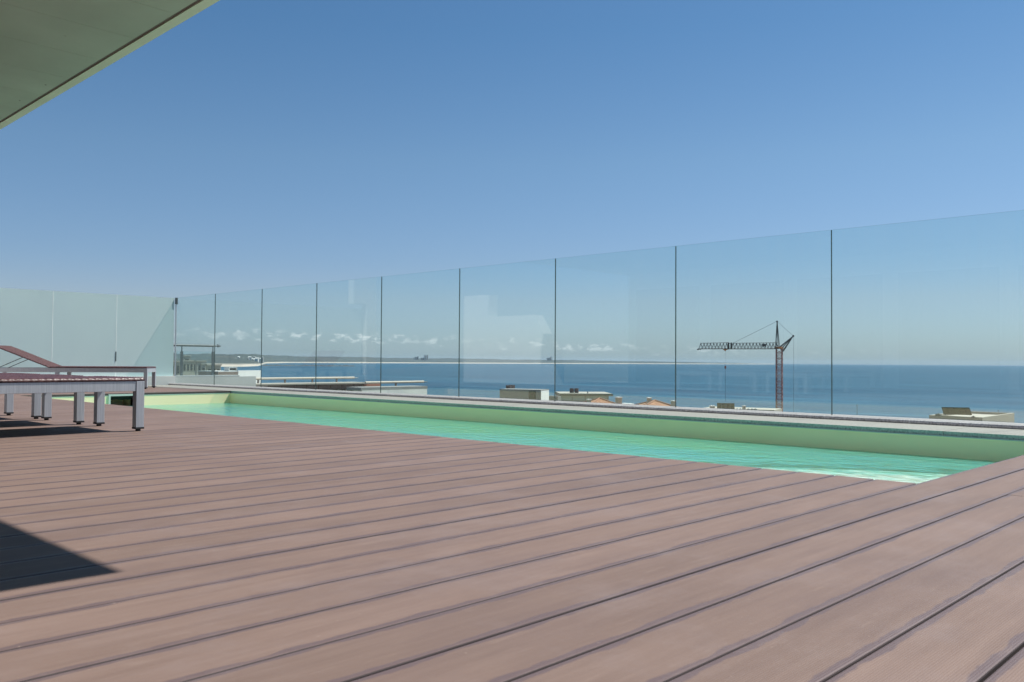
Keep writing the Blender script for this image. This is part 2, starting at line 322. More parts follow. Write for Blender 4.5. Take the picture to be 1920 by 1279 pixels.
# ------------------------------------------------------------------ mesh helpers
class MB:
    def __init__(s): s.v = []; s.f = []; s.m = []
    def add(s, vs, fs, mi=0):
        o = len(s.v); s.v += [tuple(x) for x in vs]; s.f += [tuple(i + o for i in f) for f in fs]; s.m += [mi] * len(fs); return s
    def box(s, a, b, mi=0, faces=None):
        (x0, y0, z0), (x1, y1, z1) = a, b
        vs = [(x0,y0,z0),(x1,y0,z0),(x1,y1,z0),(x0,y1,z0),(x0,y0,z1),(x1,y0,z1),(x1,y1,z1),(x0,y1,z1)]
        fs = [(3,2,1,0),(4,5,6,7),(0,1,5,4),(1,2,6,5),(2,3,7,6),(3,0,4,7)]   # bottom top -Y +X +Y -X
        o = len(s.v); s.v += vs; s.f += [tuple(i + o for i in f) for f in fs]
        s.m += [mi] * 6 if faces is None else [faces[i] for i in range(6)]
        return s
    def tube(s, a, b, r, n=6, mi=0, r2=None):
        a = Vector(a); b = Vector(b); d = (b - a).normalized(); x = d.orthogonal().normalized(); y = d.cross(x); r2 = r if r2 is None else r2
        vs = []
        for p, q in ((a, r), (b, r2)):
            for i in range(n):
                t = 2 * math.pi * (i + 0.5) / n; vs.append(p + x * math.cos(t) * q + y * math.sin(t) * q)
        fs = [(i, (i + 1) % n, n + (i + 1) % n, n + i) for i in range(n)] + [tuple(range(n - 1, -1, -1)), tuple(range(n, 2 * n))]
        return s.add(vs, fs, mi)
    def extrude(s, prof, axis, a, b, mi=0):
        """profile of (p, q) pairs swept along an axis (0 X: p=Y q=Z; 1 Y: p=X q=Z)"""
        mk = (lambda p, q, t: (t, p, q)) if axis == 0 else (lambda p, q, t: (p, t, q))
        n = len(prof); vs = [mk(p, q, a) for p, q in prof] + [mk(p, q, b) for p, q in prof]
        fs = [(i, (i + 1) % n, n + (i + 1) % n, n + i) for i in range(n)] + [tuple(range(n - 1, -1, -1)), tuple(range(n, 2 * n))]
        return s.add(vs, fs, mi)
    def mesh(s, name, *mats):
        me = bpy.data.meshes.new(name); me.from_pydata(s.v, [], s.f)
        for m in mats: me.materials.append(m)
        me.polygons.foreach_set('material_index', s.m)
        bm = bmesh.new(); bm.from_mesh(me); bmesh.ops.recalc_face_normals(bm, faces=bm.faces); bm.to_mesh(me); bm.free()
        me.update(); return me
    def build(s, name, mats, parent=None, loc=None, bevel=0.0):
        if not isinstance(mats, (list, tuple)): mats = [mats]
        o = bpy.data.objects.new(name, s.mesh(name, *mats)); col.objects.link(o)
        if parent: o.parent = parent
        if loc is not None: o.location = loc
        if bevel:
            b = o.modifiers.new('bevel', 'BEVEL'); b.width = bevel; b.segments = 2; b.limit_method = 'ANGLE'
        return o
def tag(o, label=None, cat=None, group=None, kind=None):
    for k, v in (('label', label), ('category', cat), ('group', group), ('kind', kind)):
        if v: o[k] = v
    return o
def empty(name, loc=(0, 0, 0), rz=0.0, **kw):
    o = bpy.data.objects.new(name, None); col.objects.link(o); o.location = loc; o.rotation_euler.z = rz; o.empty_display_size = 0.2
    return tag(o, **kw)
def copy_tree(o, parent=None):
    c = o.copy(); col.objects.link(c)
    if parent: c.parent = parent
    for ch in list(o.children): copy_tree(ch, c)
    return c
def link(name, me, parent, loc, scale=None):
    o = bpy.data.objects.new(name, me); col.objects.link(o); o.parent = parent; o.location = loc
    if scale: o.scale = scale
    return o

# ================================================================== SETTING
# sea, far coast, ground
SEA = -30.0
mb = MB(); n = 96
ringr = [0, 200, 600, 1500, 4000, 10000, 30000]
vs = [(0, 0, SEA)]
for r in ringr[1:]:
    vs += [(r * math.cos(2 * math.pi * i / n), r * math.sin(2 * math.pi * i / n), SEA) for i in range(n)]
fs = [(0, 1 + i, 1 + (i + 1) % n) for i in range(n)]
for k in range(len(ringr) - 2):
    a = 1 + k * n; b_ = a + n
    fs += [(a + i, b_ + i, b_ + (i + 1) % n, a + (i + 1) % n) for i in range(n)]
tag(mb.add(vs, fs).build('sea', M['sea']), kind='structure')

def lerp_table(tab, x):
    if x <= tab[0][0]: return tab[0][1:]
    for p, q in zip(tab, tab[1:]):
        if x <= q[0]:
            t = (x - p[0]) / (q[0] - p[0]); return tuple(a + (b - a) * t for a, b in zip(p[1:], q[1:]))
    return tab[-1][1:]
# bearing (u), shore distance m, ridge height above the camera m, depth of the land m
COAST = [(-900, 3300, 60, 2600), (200, 3500, 46, 2600), (330, 3600, 44, 2600), (400, 3700, 42, 2600), (455, 3800, 38, 2600), (486, 4300, 44, 2800), (500, 7600, 60, 3000), (540, 9300, 62, 3200), (600, 9700, 56, 3200),
         (720, 10400, 49, 3200), (860, 11500, 44, 3200), (960, 12300, 38, 3000), (1040, 13200, 34, 3000), (1160, 15000, 26, 2600), (1300, 17500, 10, 2200), (1400, 19500, -8, 1600), (1452, 21500, -27, 900)]
us = []; u = -900
while u <= 1452: us.append(u); u += 4 if u >= 300 else 25
prof = [(0.0, -1.0), (0.006, 1.0), (0.03, 3.5), (0.06, 6.5), (0.11, 10.0), (0.2, None), (0.4, None), (0.7, None), (1.0, None), (1.4, None)]
vs = []; rows = []
for u in us:
    dist, ridge, dep = lerp_table(COAST, u)
    r = ray(u, 676); fl = Vector((r.x, r.y, 0)); 
    row = []
    top = ridge + 0.5 - SEA
    for k, (f, hz) in enumerate(prof):
        d = dist + dep * f
        wob = 5 * math.sin(u * 0.031) + 4 * math.sin(u * 0.083 + 1) + 2.5 * math.sin(u * 0.21 + 2)
        if hz is None:
            s_ = min(1.0, (f - 0.11) / 0.75); z = 10 + (max(top, 11) - 10) * (s_ * s_ * (3 - 2 * s_)) + wob * s_ * 0.55 * min(1, max(0.15, ridge / 40)) + random.uniform(-1, 1) * s_
            if f > 1.0: z -= 12
        else: z = hz + (random.uniform(-0.6, 0.6) if k > 1 else 0)
        p = CAM + fl * d; row.append(len(vs)); vs.append((p.x, p.y, SEA + max(z, -1)))
    rows.append(row)
fs = []
for a, b_ in zip(rows, rows[1:]):
    for k in range(len(prof) - 1): fs.append((a[k], a[k + 1], b_[k + 1], b_[k]))
tag(MB().add(vs, fs).build('far_coast', M['coast']), kind='structure')
# lagoon strip in front of the inner beach, and the reef
mb = MB()
for i in range(90):
    u = 492 + (662 - 492) * (i + random.random()) / 90
    if random.random() < 0.12: continue
    d = 4700 + random.uniform(-260, 260); p = spot(u, 676, d); rr = random.uniform(9, 26); hh = random.uniform(2.0, 5.5)
    k = 6; vv = [(p.x + rr * math.cos(2 * math.pi * j / k + u) * random.uniform(.7, 1.2), p.y + rr * math.sin(2 * math.pi * j / k + u) * random.uniform(.7, 1.2), SEA - 1) for j in range(k)]
    vv += [(p.x + random.uniform(-3, 3), p.y + random.uniform(-3, 3), SEA + hh)]
    mb.add(vv, [(j, (j + 1) % k, k) for j in range(k)])
tag(mb.build('reef', M['rock']), kind='structure')

def gz(s): return -11.0 - 19.8 * min(1.0, max(0.0, s / 385.0))
vs = []; rows = []
ss = [-24000, -9000, -3000, -900, -300, -120, -50, 0, 30, 60, 100, 150, 200, 260, 320, 385, 420]
ts = [-24000, -9000, -3000, -1200, -600, -350, -200, -120, -60, 0, 60, 120, 200, 350, 600, 1200, 3000, 9000, 24000]
fd = Vector((FWD.x, FWD.y, 0)).normalized(); rd = Vector((fd.y, -fd.x, 0))
for s_ in ss:
    row = []
    for t_ in ts:
        p = fd * s_ + rd * t_; z = gz(s_) + (random.uniform(-0.3, 0.3) if s_ < 380 else 0) + (0 if s_ > -900 else min(60, -s_ * 0.004)); row.append(len(vs)); vs.append((p.x, p.y, z))
    rows.append(row)
fs = [(a[k], a[k + 1], b_[k + 1], b_[k]) for a, b_ in zip(rows, rows[1:]) for k in range(len(ts) - 1)]
tag(MB().add(vs, fs).build('ground', M['ground']), kind='structure')

# ------------------------------------------------------------------ terrace deck
PX0, PX1, PY0, PY1 = 7.60 * S, 13.80 * S, 2.635 * S, (1.205 + 70 * 0.353) * S       # pool opening
ROW = 0.3530 * S; R0 = 1.205 * S; GAP = 0.0060
deck = empty('terrace_deck', (0, 0, 0), kind='structure')
wd = ROW - GAP
prof = [(0, -0.024), (0, -0.0035), (0.0008, -0.0012), (0.0040, -0.0003), (0.0105, 0.0), (wd - 0.0105, 0.0), (wd - 0.0040, -0.0003), (wd - 0.0008, -0.0012), (wd, -0.0035), (wd, -0.024)]
pm = MB().extrude(prof, 0, 0.0, 1.0); pm.m = [1, 1, 0, 0, 0, 0, 0, 1, 1, 1, 1, 1]
plank_me = pm.mesh('plank', M['deck'], M['deck_groove'])
def plank(x0, x1, y, dz=0.0):
    o = link('plank', plank_me, deck, (x0, y + GAP / 2, dz + random.uniform(-0.0007, 0.0003)), (x1 - x0, 1, 1)); return o
XW = -3.2 * S
for k in range(-12, 110):
    y = R0 + k * ROW
    if y > 33.2 * S: break
    dy = random.uniform(-0.0012, 0.0012)
    if y + ROW < PY0 + 0.02:
        xj = {1: 7.46, 2: 12.6, 3: 11.6, 0: 12.1, -1: 9.3}.get(k, random.uniform(9, 12.5)) * S
        plank(XW, xj - 0.0015, y + dy); plank(xj + 0.0015, PX1 - 0.004, y + dy + 0.003)
    elif y < PY1 - 0.3 * ROW:
        plank(XW, PX0, y + dy)
    else:
        xj = random.uniform(2, 10) * S
        plank(XW, xj - 0.0015, y + dy); plank(xj + 0.0015, PX1 - 0.004, y + dy)
mb = MB()
mb.box((XW, -3.2, -0.10), (PX0 - 0.03, 33.3 * S, -0.026)); mb.box((PX0 - 0.03, -3.2, -0.10), (PX1 - 0.01, PY0 - 0.03, -0.026)); mb.box((PX0 - 0.03, PY1 + 0.10, -0.10), (PX1 - 0.01, 33.3 * S, -0.026))
mb.build('deck_base', M['under'], deck)
# cut ends of the boards round the pool, the edge board
mb = MB(); mb.box((PX0 + 0.0, PY1 + 0.0045, -0.0335), (PX1 - 0.004, PY1 + 0.030, -0.0245)); mb.build('edge_board', M['deck'], deck)

# ------------------------------------------------------------------ pool
pool = empty('swimming_pool', (0, 0, 0), kind='structure')
ZB = -1.25; LX0, LX1, LY0, LY1 = PX0 + 0.025, PX1 - 0.012, PY0 + 0.03, PY1 + 0.004
RT = -0.040
MB().box((LX0 - 0.15, LY0 - 0.15, ZB), (LX0, LY1 + 0.15, RT)).build('near_wall', M['liner'], pool)
MB().box((LX1, LY0 - 0.15, ZB), (LX1 + 0.15, LY1 + 0.15, RT)).build('far_wall', M['liner'], pool)
MB().box((LX0, LY0 - 0.15, ZB), (LX1, LY0, RT)).build('short_wall', M['liner'], pool)
# end wall with the skimmer mouth
NX0, NX1, NZ0, NZ1 = 10.02 * S, 10.72 * S, -0.42 * S, -0.085 * S
mb = MB()
mb.box((LX0, LY1, ZB), (NX0, LY1 + 0.15, RT)); mb.box((NX1, LY1, ZB), (LX1, LY1 + 0.15, RT)); mb.box((NX0, LY1 + 0.001, ZB), (NX1, LY1 + 0.15, NZ0)); mb.box((NX0, LY1 + 0.001, NZ1), (NX1, LY1 + 0.15, RT))
mb.build('end_wall', M['liner'], pool)
MB().box((LX0 - 0.15, LY0 - 0.15, ZB - 0.15), (LX1 + 0.15, LY1 + 0.15, ZB - 0.001)).build('pool_floor', M['floor_liner'], pool)
def quarter(rad, z):
    n_ = 18; pts = [(LX0, LY0)] + [(LX0 + rad * math.cos(math.pi / 2 * i / n_), LY0 + rad * math.sin(math.pi / 2 * i / n_)) for i in range(n_ + 1)]
    vs_ = [(x, y, ZB) for x, y in pts] + [(x, y, z) for x, y in pts]; k_ = len(pts)
    return MB().add(vs_, [tuple(range(k_ - 1, -1, -1)), tuple(range(k_, 2 * k_))] + [(i, (i + 1) % k_, k_ + (i + 1) % k_, k_ + i) for i in range(k_)])
quarter(2.35, -0.225).build('corner_step', M['pale_step'], pool); quarter(2.75, -0.52).build('corner_step', M['pale_step'], pool)
mb = MB(); z0, z1 = RT, -0.0335
mb.box((LX1 - 0.010, LY0, z0), (LX1 + 0.10, LY1, z1)); mb.box((LX0, LY1 - 0.0025, z0), (LX1 - 0.012, LY1 + 0.10, z1 + 0.0005)); mb.box((LX0, LY0 - 0.1, z0), (LX1 - 0.012, LY0 + 0.006, z1 + 0.0005)); mb.box((LX0 - 0.1, LY0 + 0.008, z0), (LX0 + 0.006, LY1 - 0.012, z1))
mb.build('liner_rail', M['white_rail'], pool)
sk = MB(); e = 0.028
sk.box((NX0 - e, LY1 - 0.012, NZ0 - 0.02), (NX0, LY1 + 0.012, NZ1 + e)); sk.box((NX1, LY1 - 0.012, NZ0 - 0.02), (NX1 + e, LY1 + 0.012, NZ1 + e)); sk.box((NX0, LY1 - 0.012, NZ1), (NX1, LY1 + 0.012, NZ1 + e))
skm = sk.build('skimmer_frame', M['white_rail'], pool)
sk = MB(); sk.box((NX0, LY1 + 0.42, NZ0 - 0.05), (NX1, LY1 + 0.44, NZ1)); sk.box((NX0 - 0.02, LY1 + 0.02, NZ0 - 0.05), (NX0, LY1 + 0.44, NZ1 + 0.02)); sk.box((NX1, LY1 + 0.02, NZ0 - 0.05), (NX1 + 0.02, LY1 + 0.44, NZ1 + 0.02)); sk.box((NX0, LY1 + 0.15, NZ1 + 0.001), (NX1, LY1 + 0.44, NZ1 + 0.02)); sk.box((NX0, LY1 + 0.15, NZ0 - 0.05), (NX1, LY1 + 0.44, NZ0 - 0.03))
sk.build('skimmer_throat', M['liner'], skm)
ZW = -0.385 * S
mb = MB(); nx, ny = 2, 8
mb.add([(LX0, LY0, ZW), (LX1, LY0, ZW), (LX1, LY1, ZW), (LX0, LY1, ZW), ], [(0, 1, 2, 3)])
mb.add([(NX0, LY1, ZW), (NX1, LY1, ZW), (NX1, LY1 + 0.42, ZW), (NX0, LY1 + 0.42, ZW)], [(0, 1, 2, 3)])
tag(mb.build('pool_water', M['water']), kind='structure')

# ------------------------------------------------------------------ granite coping and kerb under the glass
XC0, XC1 = 13.80 * S, 15.10 * S
cop = empty('pool_coping', (0, 0, 0), kind='structure')
y = 12.552 * S - 6 * 4.09 * S; L = 4.09 * S
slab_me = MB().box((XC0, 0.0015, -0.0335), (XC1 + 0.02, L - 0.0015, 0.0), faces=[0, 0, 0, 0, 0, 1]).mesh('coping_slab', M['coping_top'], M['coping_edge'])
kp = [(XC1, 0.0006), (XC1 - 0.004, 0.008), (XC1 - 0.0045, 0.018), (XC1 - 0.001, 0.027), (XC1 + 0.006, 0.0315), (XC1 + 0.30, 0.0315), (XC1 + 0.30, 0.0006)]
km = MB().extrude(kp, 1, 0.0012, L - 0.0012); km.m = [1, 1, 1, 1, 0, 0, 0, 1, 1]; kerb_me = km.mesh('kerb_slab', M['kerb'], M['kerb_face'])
while y < 33.0 * S:
    l = min(L, 33.4 * S - y)
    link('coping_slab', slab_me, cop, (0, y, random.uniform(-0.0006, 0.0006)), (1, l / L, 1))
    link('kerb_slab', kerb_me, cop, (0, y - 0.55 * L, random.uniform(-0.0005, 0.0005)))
    y += L
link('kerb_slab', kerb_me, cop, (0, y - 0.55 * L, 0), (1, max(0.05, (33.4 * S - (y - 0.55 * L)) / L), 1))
MB().box((XC0 + 0.03, -6.0, -0.12), (XC1 + 0.33, 33.4 * S, -0.036)).build('mortar_bed', M['mortar'], cop)
# the block the terrace stands on
base = MB(); base.box((-8, -7, -12.5), (XC1 + 0.28, 33.9 * S, -1.6)); base.box((XC1 + 0.16, -7, -1.6), (XC1 + 0.28, 33.9 * S, -0.12)); base.box((-8, 33.55 * S, -1.6), (XC1 + 0.16, 33.9 * S, -0.12))
bo = base.build('apartment_block', M['white_wall']); tag(bo, 'white apartment block that carries the pool terrace on its top', 'building')

# ------------------------------------------------------------------ clear glass balustrade
XG = 15.40 * S; ZG0, ZG1 = 0.0315, 3.44 * S; PITCH = 3.3455 * S; YC = 33.42 * S
bal = empty('glass_balustrade', (XG, YC, 0), label='long clear glass balustrade on the granite kerb beside the pool', cat='balustrade')
pane_me = MB().box((-0.0065, 0.003, ZG0), (0.0065, PITCH - 0.003, ZG1), faces=[1, 1, 1, 0, 1, 0]).mesh('glass_pane', M['glass'], M['glass_edge'])
seal_me = MB().box((-0.0055, -0.0027, ZG0), (0.0055, 0.0027, ZG1 - 0.002)).mesh('joint_seal', M['seal'])
Y1 = 30.2 * S - YC                      # first joint from the corner; the corner pane is cut a little short
link('glass_pane', pane_me, bal, (0, Y1, 0), (1, -Y1 / PITCH, 1)); link('joint_seal', seal_me, bal, (0, Y1, 0))
for k in range(1, 13):
    link('glass_pane', pane_me, bal, (0, Y1 - k * PITCH, 0)); link('joint_seal', seal_me, bal, (0, Y1 - k * PITCH, 0))
MB().box((-0.020, -0.022, ZG1 - 0.13), (0.022, 0.016, ZG1 + 0.002)).build('corner_bracket', M['steel'], bal)
MB().box((-0.012, -0.004, ZG0), (0.010, 0.012, ZG1 - 0.14)).build('corner_post', M['alu'], bal)

# ------------------------------------------------------------------ frosted screen and its plinth, at the far end of the terrace
scr = empty('frosted_screen', (0, YC, 0), label='pale frosted glass screen across the far end of the terrace', cat='screen')
FX = [15.33, 13.10, 10.86, 8.62, 6.42]
for a, b_ in zip(FX, FX[1:]):
    MB().box((b_ * S + 0.005, 0, 0.345 * S), (a * S - 0.005, 0.018, 3.43 * S), faces=[1, 1, 0, 1, 0, 1]).build('frosted_pane', [M['frost'], M['frost_edge']], scr)
for x in FX[1:-1]: MB().box((x * S - 0.0049, -0.001, 0.345 * S), (x * S + 0.0049, 0.019, 3.43 * S)).build('joint_strip', M['frost_edge'], scr)
MB().box((13.10 * S - 0.010, -0.006, 0.92 * S), (13.10 * S + 0.004, -0.0015, 1.28 * S)).build('joint_profile', M['steel'], scr)
MB().box((6.0 * S, 33.30 * S, -0.02), (15.36 * S, 33.62 * S, 0.345 * S - 0.002)).build('plinth_wall', M['white_wall']).__setitem__('kind', 'structure')
pil = MB().box((5.75 * S, 33.2 * S, 0.0), (6.30 * S, 33.6 * S, 3.65 * S)).box((5.75 * S, 33.2 * S, 3.65 * S), (7.05 * S, 33.6 * S, 4.95 * S)).build('white_pillar', M['white_wall'])
tag(pil, 'white rendered pillar with a wider head at the inner end of the frosted screen', 'pillar')

# ------------------------------------------------------------------ own house: roof overhang, wall, stepped wing wall
house = empty('house', (-1.8, 7.0, 0), label='modern white house whose flat roof overhangs the terrace', cat='house')
hl = Vector((-1.8, 7.0, 0))
def hb(name, a, b_, m, parent=house, bevel=0):
    return MB().box(tuple(Vector(a) - hl), tuple(Vector(b_) - hl), ).build(name, m, parent, bevel=bevel)
XR, ZR, YR0, YR1 = 4.785 * S, 5.17 * S, 3.12 * S, 25.0 * S
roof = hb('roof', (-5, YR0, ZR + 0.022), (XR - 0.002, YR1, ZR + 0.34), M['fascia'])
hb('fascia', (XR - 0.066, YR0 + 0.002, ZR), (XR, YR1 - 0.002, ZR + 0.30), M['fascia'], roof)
hb('shadow_gap', (XR - 0.090, YR0 + 0.01, ZR + 0.008), (XR - 0.067, YR1 - 0.01, ZR + 0.0215), M['groove'], roof)
ys = [YR0 + 0.02]; yy = 12.49 * S - 8 * 1.17 * S
while yy < YR1 - 0.3:
    if yy > YR0 + 0.2: ys.append(yy)
    yy += 1.17 * S
ys.append(YR1 - 0.02)
for a, b_ in zip(ys, ys[1:]):
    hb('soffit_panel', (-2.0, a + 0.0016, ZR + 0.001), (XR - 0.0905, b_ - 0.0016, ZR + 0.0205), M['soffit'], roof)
for i in range(26):
    yq = random.choice(ys[3:-2]) + random.choice((0.05, 0.29, 0.54)); xq = XR - 0.13 - random.choice((0.0, 0.28, 0.56, 0.84)) - random.uniform(0, 0.05)
    MB().tube(Vector((xq, yq, ZR - 0.0008)) - hl, Vector((xq, yq, ZR + 0.0009)) - hl, random.uniform(0.005, 0.009), 10).build('screw_head', M['soffit'] if i % 3 else M['groove'], roof)
WX = -2.6 * S
wall = hb('wall', (WX - 0.3, YR0 + 0.2, -0.02), (WX, YR1 - 0.2, ZR + 0.02), M['white_wall'])
for i in range(5):
    y0 = YR0 + 0.8 + i * 2.0
    wf = hb('window', (WX - 0.01, y0, 0.05), (WX + 0.03, y0 + 1.7, 2.2), M['steel'])
    hb('pane', (WX + 0.005, y0 + 0.06, 0.11), (WX + 0.036, y0 + 1.64, 2.14), M['dark_window'], wf)
wing = MB(); wxx = 2.2 * S
wp = [(25.6, 0.0), (30.9, 0.0), (30.9, 4.15), (29.2, 4.15), (29.2, 3.10), (26.3, 3.10), (25.0, 1.2), (25.0, 0.0)]  # sloping end is the edge of a shadow shaped into the wall
wing.add([(wxx, y * S, z * S) for y, z in wp] + [(wxx - 0.3, y * S, z * S) for y, z in wp], [tuple(range(8)), tuple(range(15, 7, -1))] + [(i, (i + 1) % 8, 8 + (i + 1) % 8, 8 + i) for i in range(8)])
wo_ = wing.build('stepped_wall', simple('brightened_render', (0.86, 0.86, 0.84), 0.8, 0.03, 1.2)); tag(wo_, 'white stepped wall at the far end of the house terrace', 'wall')  # whiter than the house walls to strengthen its reflection in the glass

# ================================================================== SUN LOUNGERS
def weave(name, x0, x1, y0, y1, z0, z1, parent, pitch=0.022):
    """woven strand surface: alternate strands over and under, wrapped down the four sides"""
    nx = int((x1 - x0) / pitch * 4); ny = int((y1 - y0) / pitch * 3)
    vs = []; r = 0.012
    for i in range(nx + 1):
        for j in range(ny + 1):
            x = x0 + (x1 - x0) * i / nx; y = y0 + (y1 - y0) * j / ny
            ed = min(x - x0, x1 - x, y - y0, y1 - y); drop = 0 if ed > r else (r - math.sqrt(max(0, r * r - (r - ed) ** 2)))
            z = z1 - drop + 0.0036 * math.sin(x / pitch * math.pi) * math.cos(y / pitch * math.pi + (math.pi / 2 if int(x / pitch) % 2 else 0)) + 0.0016 * math.sin(y / 0.09) * math.sin(x / 0.13) + random.uniform(-0.0006, 0.0006)
            vs.append((x, y, z))
    W = ny + 1
    fs = [(i * W + j, (i + 1) * W + j, (i + 1) * W + j + 1, i * W + j + 1) for i in range(nx) for j in range(ny)]
    edge = [i * W for i in range(nx + 1)] + [nx * W + j for j in range(1, ny + 1)] + [i * W + ny for i in range(nx - 1, -1, -1)] + [j for j in range(ny - 1, 0, -1)]
    k = len(vs)
    for q, e_ in enumerate(edge):
        x, y, z = vs[e_]; o = random.uniform(-0.0016, 0.0016); vs.append((x + (o if x in (x0, x1) else 0), y + (o if y in (y0, y1) else 0), (z0 + z) / 2 + random.uniform(-0.0012, 0.0012)))
    k2 = len(vs)
    for e_ in edge: x, y, z = vs[e_]; vs.append((x, y, z0))
    ne = len(edge)
    fs += [(edge[q], edge[(q + 1) % ne], k + (q + 1) % ne, k + q) for q in range(ne)] + [(k + q, k + (q + 1) % ne, k2 + (q + 1) % ne, k2 + q) for q in range(ne)]
    fs.append(tuple(k2 + q for q in range(ne)))
    o = MB().add(vs, fs).build(name, M['wicker'], parent)
    o.data.polygons.foreach_set('use_smooth', [True] * len(o.data.polygons)); return o
LL, LW, LT = 4.9 * S, 1.40 * S, 0.057
RZ0, RZ1 = 0.555 * S, 0.695 * S; HX = -3.05 * S
def make_lounger(raised):
    """local frame: x runs back from the foot end (0) to the head (-LL), y across, origin at the near foot corner"""
    t = empty('sun_lounger')
    for y0, y1 in ((0.004, 0.036), (LW - 0.036, LW - 0.004)):
        MB().box((-LL + LT, y0, RZ0), (-LT - 0.001, y1, RZ1)).build('side_rail', M['alu'], t, bevel=0.002)
    for x0, x1 in ((-0.036, -0.004), (-LL + 0.004, -LL + 0.036)):
        MB().box((x0, LT + 0.001, RZ0), (x1, LW - LT - 0.001, RZ1)).build('end_rail', M['alu'], t, bevel=0.002)
    for xa in (-LT, -2.75 * S - LT, -LL):
        for ya in (0.0, LW - LT):
            top = RZ1 + (0.0006 if xa != -2.75 * S - LT else -(RZ1 - RZ0) - 0.001)
            lg = MB().box((xa, ya, 0.026), (xa + LT, ya + LT, top)).build('leg', M['alu'], t, bevel=0.002)
            g = MB().box((xa - 0.0015, ya - 0.0015, 0.015), (xa + LT + 0.0015, ya + LT + 0.0015, 0.027)).tube((xa + LT / 2, ya + LT / 2, 0.0), (xa + LT / 2, ya + LT / 2, 0.0155), 0.017, 12)
            g.build('foot_glide', M['rubber'], lg)
    weave('woven_seat', HX + 0.004, 0.0, 0.0, LW, RZ1 + 0.001, 0.742 * S, t)
    b = weave('woven_backrest', -LL + 0.02 - HX, -0.004, 0.0, LW, RZ1 + 0.001 - RZ1, 0.742 * S - RZ1, t)
    b.location = (HX, 0, RZ1)
    if raised:
        b.rotation_euler.y = math.radians(22.5)
        for ya in (0.12, LW - 0.12):
            px = -0.46; p = Vector((HX + px * math.cos(math.radians(22.5)), ya, RZ1 - px * math.sin(math.radians(22.5))))
            MB().tube((HX - 0.86, ya, RZ1 - 0.03), tuple(p), 0.006, 8).tube((p.x - 0.012, ya - 0.02, p.z - 0.004), (p.x - 0.012, ya + 0.02, p.z - 0.004), 0.009, 8).build('back_strut', M['steel'], t)
    return t
G = 'sun loungers on the terrace deck'
A = make_lounger(False); A.location = (5.14 * S, 12.10 * S, 0); A.rotation_euler.z = math.radians(2.0)
tag(A, 'brown wicker sun lounger on grey metal legs, nearest the pool corner of the row', 'sun lounger', G)
B = copy_tree(A); B.location = (4.99 * S, 13.90 * S, 0); B['label'] = 'brown wicker sun lounger in the middle of the row of three'
D = copy_tree(A); D.location = (4.92 * S, 15.60 * S, 0); D['label'] = 'brown wicker sun lounger last in the row, farthest from the camera'
A['label'] = 'brown wicker sun lounger at the front of the row, its leg clear of the others'
Cc = make_lounger(True)
p = onplane(275.5, 729.5, 2, 0.0); Cc.location = (p.x, p.y, 0); Cc.rotation_euler.z = math.radians(-35)
tag(Cc, 'sun lounger with raised brown backrest, alone beyond the pool before the frosted screen', 'sun lounger', G)

# ================================================================== NEIGHBOURING TERRACE, TOWN
def house_box(name, uc, vtop, d, ul, ur, m, label, cat='house', zb=None, group=None, cap=None, capm=None, rz=0.0, ov=0.15):
    """axis aligned block: nearest upright edge on sightline uc at depth d; left face runs to ul (+Y), right face to ur (+X)"""
    P = spot(uc, vtop, d); r1 = ray(ul, vtop); r2 = ray(ur, vtop)
    ca, sa = math.cos(rz), math.sin(rz)
    def along(dx, dy, q):                     # distance from P along (dx, dy) to the sightline q
        return -(P.x * q.y - P.y * q.x) / (dx * q.y - dy * q.x)
    l_ = along(-sa, ca, r1); w_ = along(ca, sa, r2)
    zb_ = gz(P.dot(fd)) - 1 if zb is None else zb
    e = empty(name, (P.x, P.y, zb_), rz=rz, label=label, cat=cat, group=group)
    h_ = P.z - zb_
    ct = cap or 0.0
    MB().box((0, 0, 0), (w_, l_, h_ - ct)).build('wall', m, e)
    if cap: MB().box((-ov, -ov, h_ - ct + 0.002), (w_ + ov, l_ + ov, h_)).build('roof', capm or m, e)
    return e, w_, l_, h_
def lbox(e, name, a, b, m, parent=None):
    return MB().box(a, b).build(name, m, parent or e)

# neighbour's roof terrace: white parapet, balustrade with dark posts
YN = spot(404, 704, 29).y
PL = onplane(300, 704, 1, YN); PRR = onplane(480, 703, 1, YN); zt = onplane(400, 704.5, 1, YN).z
nb = empty('parapet_wall', (PL.x, YN, -12), label='white rendered parapet of the neighbouring roof terrace', cat='wall')
MB().box((0, 0, 0), (PRR.x - PL.x, 0.3, zt + 12 - 0.03)).build('wall', M['pale_grey'], nb)
MB().box((-0.02, -0.002, zt + 12 - 0.028), (PRR.x - PL.x - 0.62, 0.33, zt + 12 + 0.012)).build('coping', M['white_rail'], nb)
zr = onplane(370, 648.5, 1, YN + 0.15).z; xe = onplane(411, 648, 1, YN + 0.15).x
rb = empty('terrace_railing', (PL.x, YN + 0.15, zt + 0.012), label='grey steel and glass railing on the white neighbouring parapet', cat='railing')
rl = MB().tube((0, 0, zr - zt), (xe - PL.x - 0.18, 0, zr - zt), 0.045, 10); rl.build('handrail', M['steel'], rb)
MB().tube((xe - PL.x - 0.18, 0, zr - zt), (xe - PL.x - 0.06, 0, zr - zt), 0.03, 10).tube((xe - PL.x - 0.06, 0, zr - zt), (xe - PL.x + 0.04, 0, zr - zt), 0.055, 10, r2=0.03).build('end_knob', M['steel'], rb)
posts = [onplane(uu, 680, 1, YN + 0.15).x - PL.x for uu in (304, 340.5, 399)]
for x in posts:
    MB().box((x - 0.035, -0.03, 0), (x + 0.035, 0.03, (zr - zt) * 0.80)).tube((x, 0, (zr - zt) * 0.8), (x, 0, zr - zt - 0.04), 0.018, 8).build('post', M['steel'], rb)
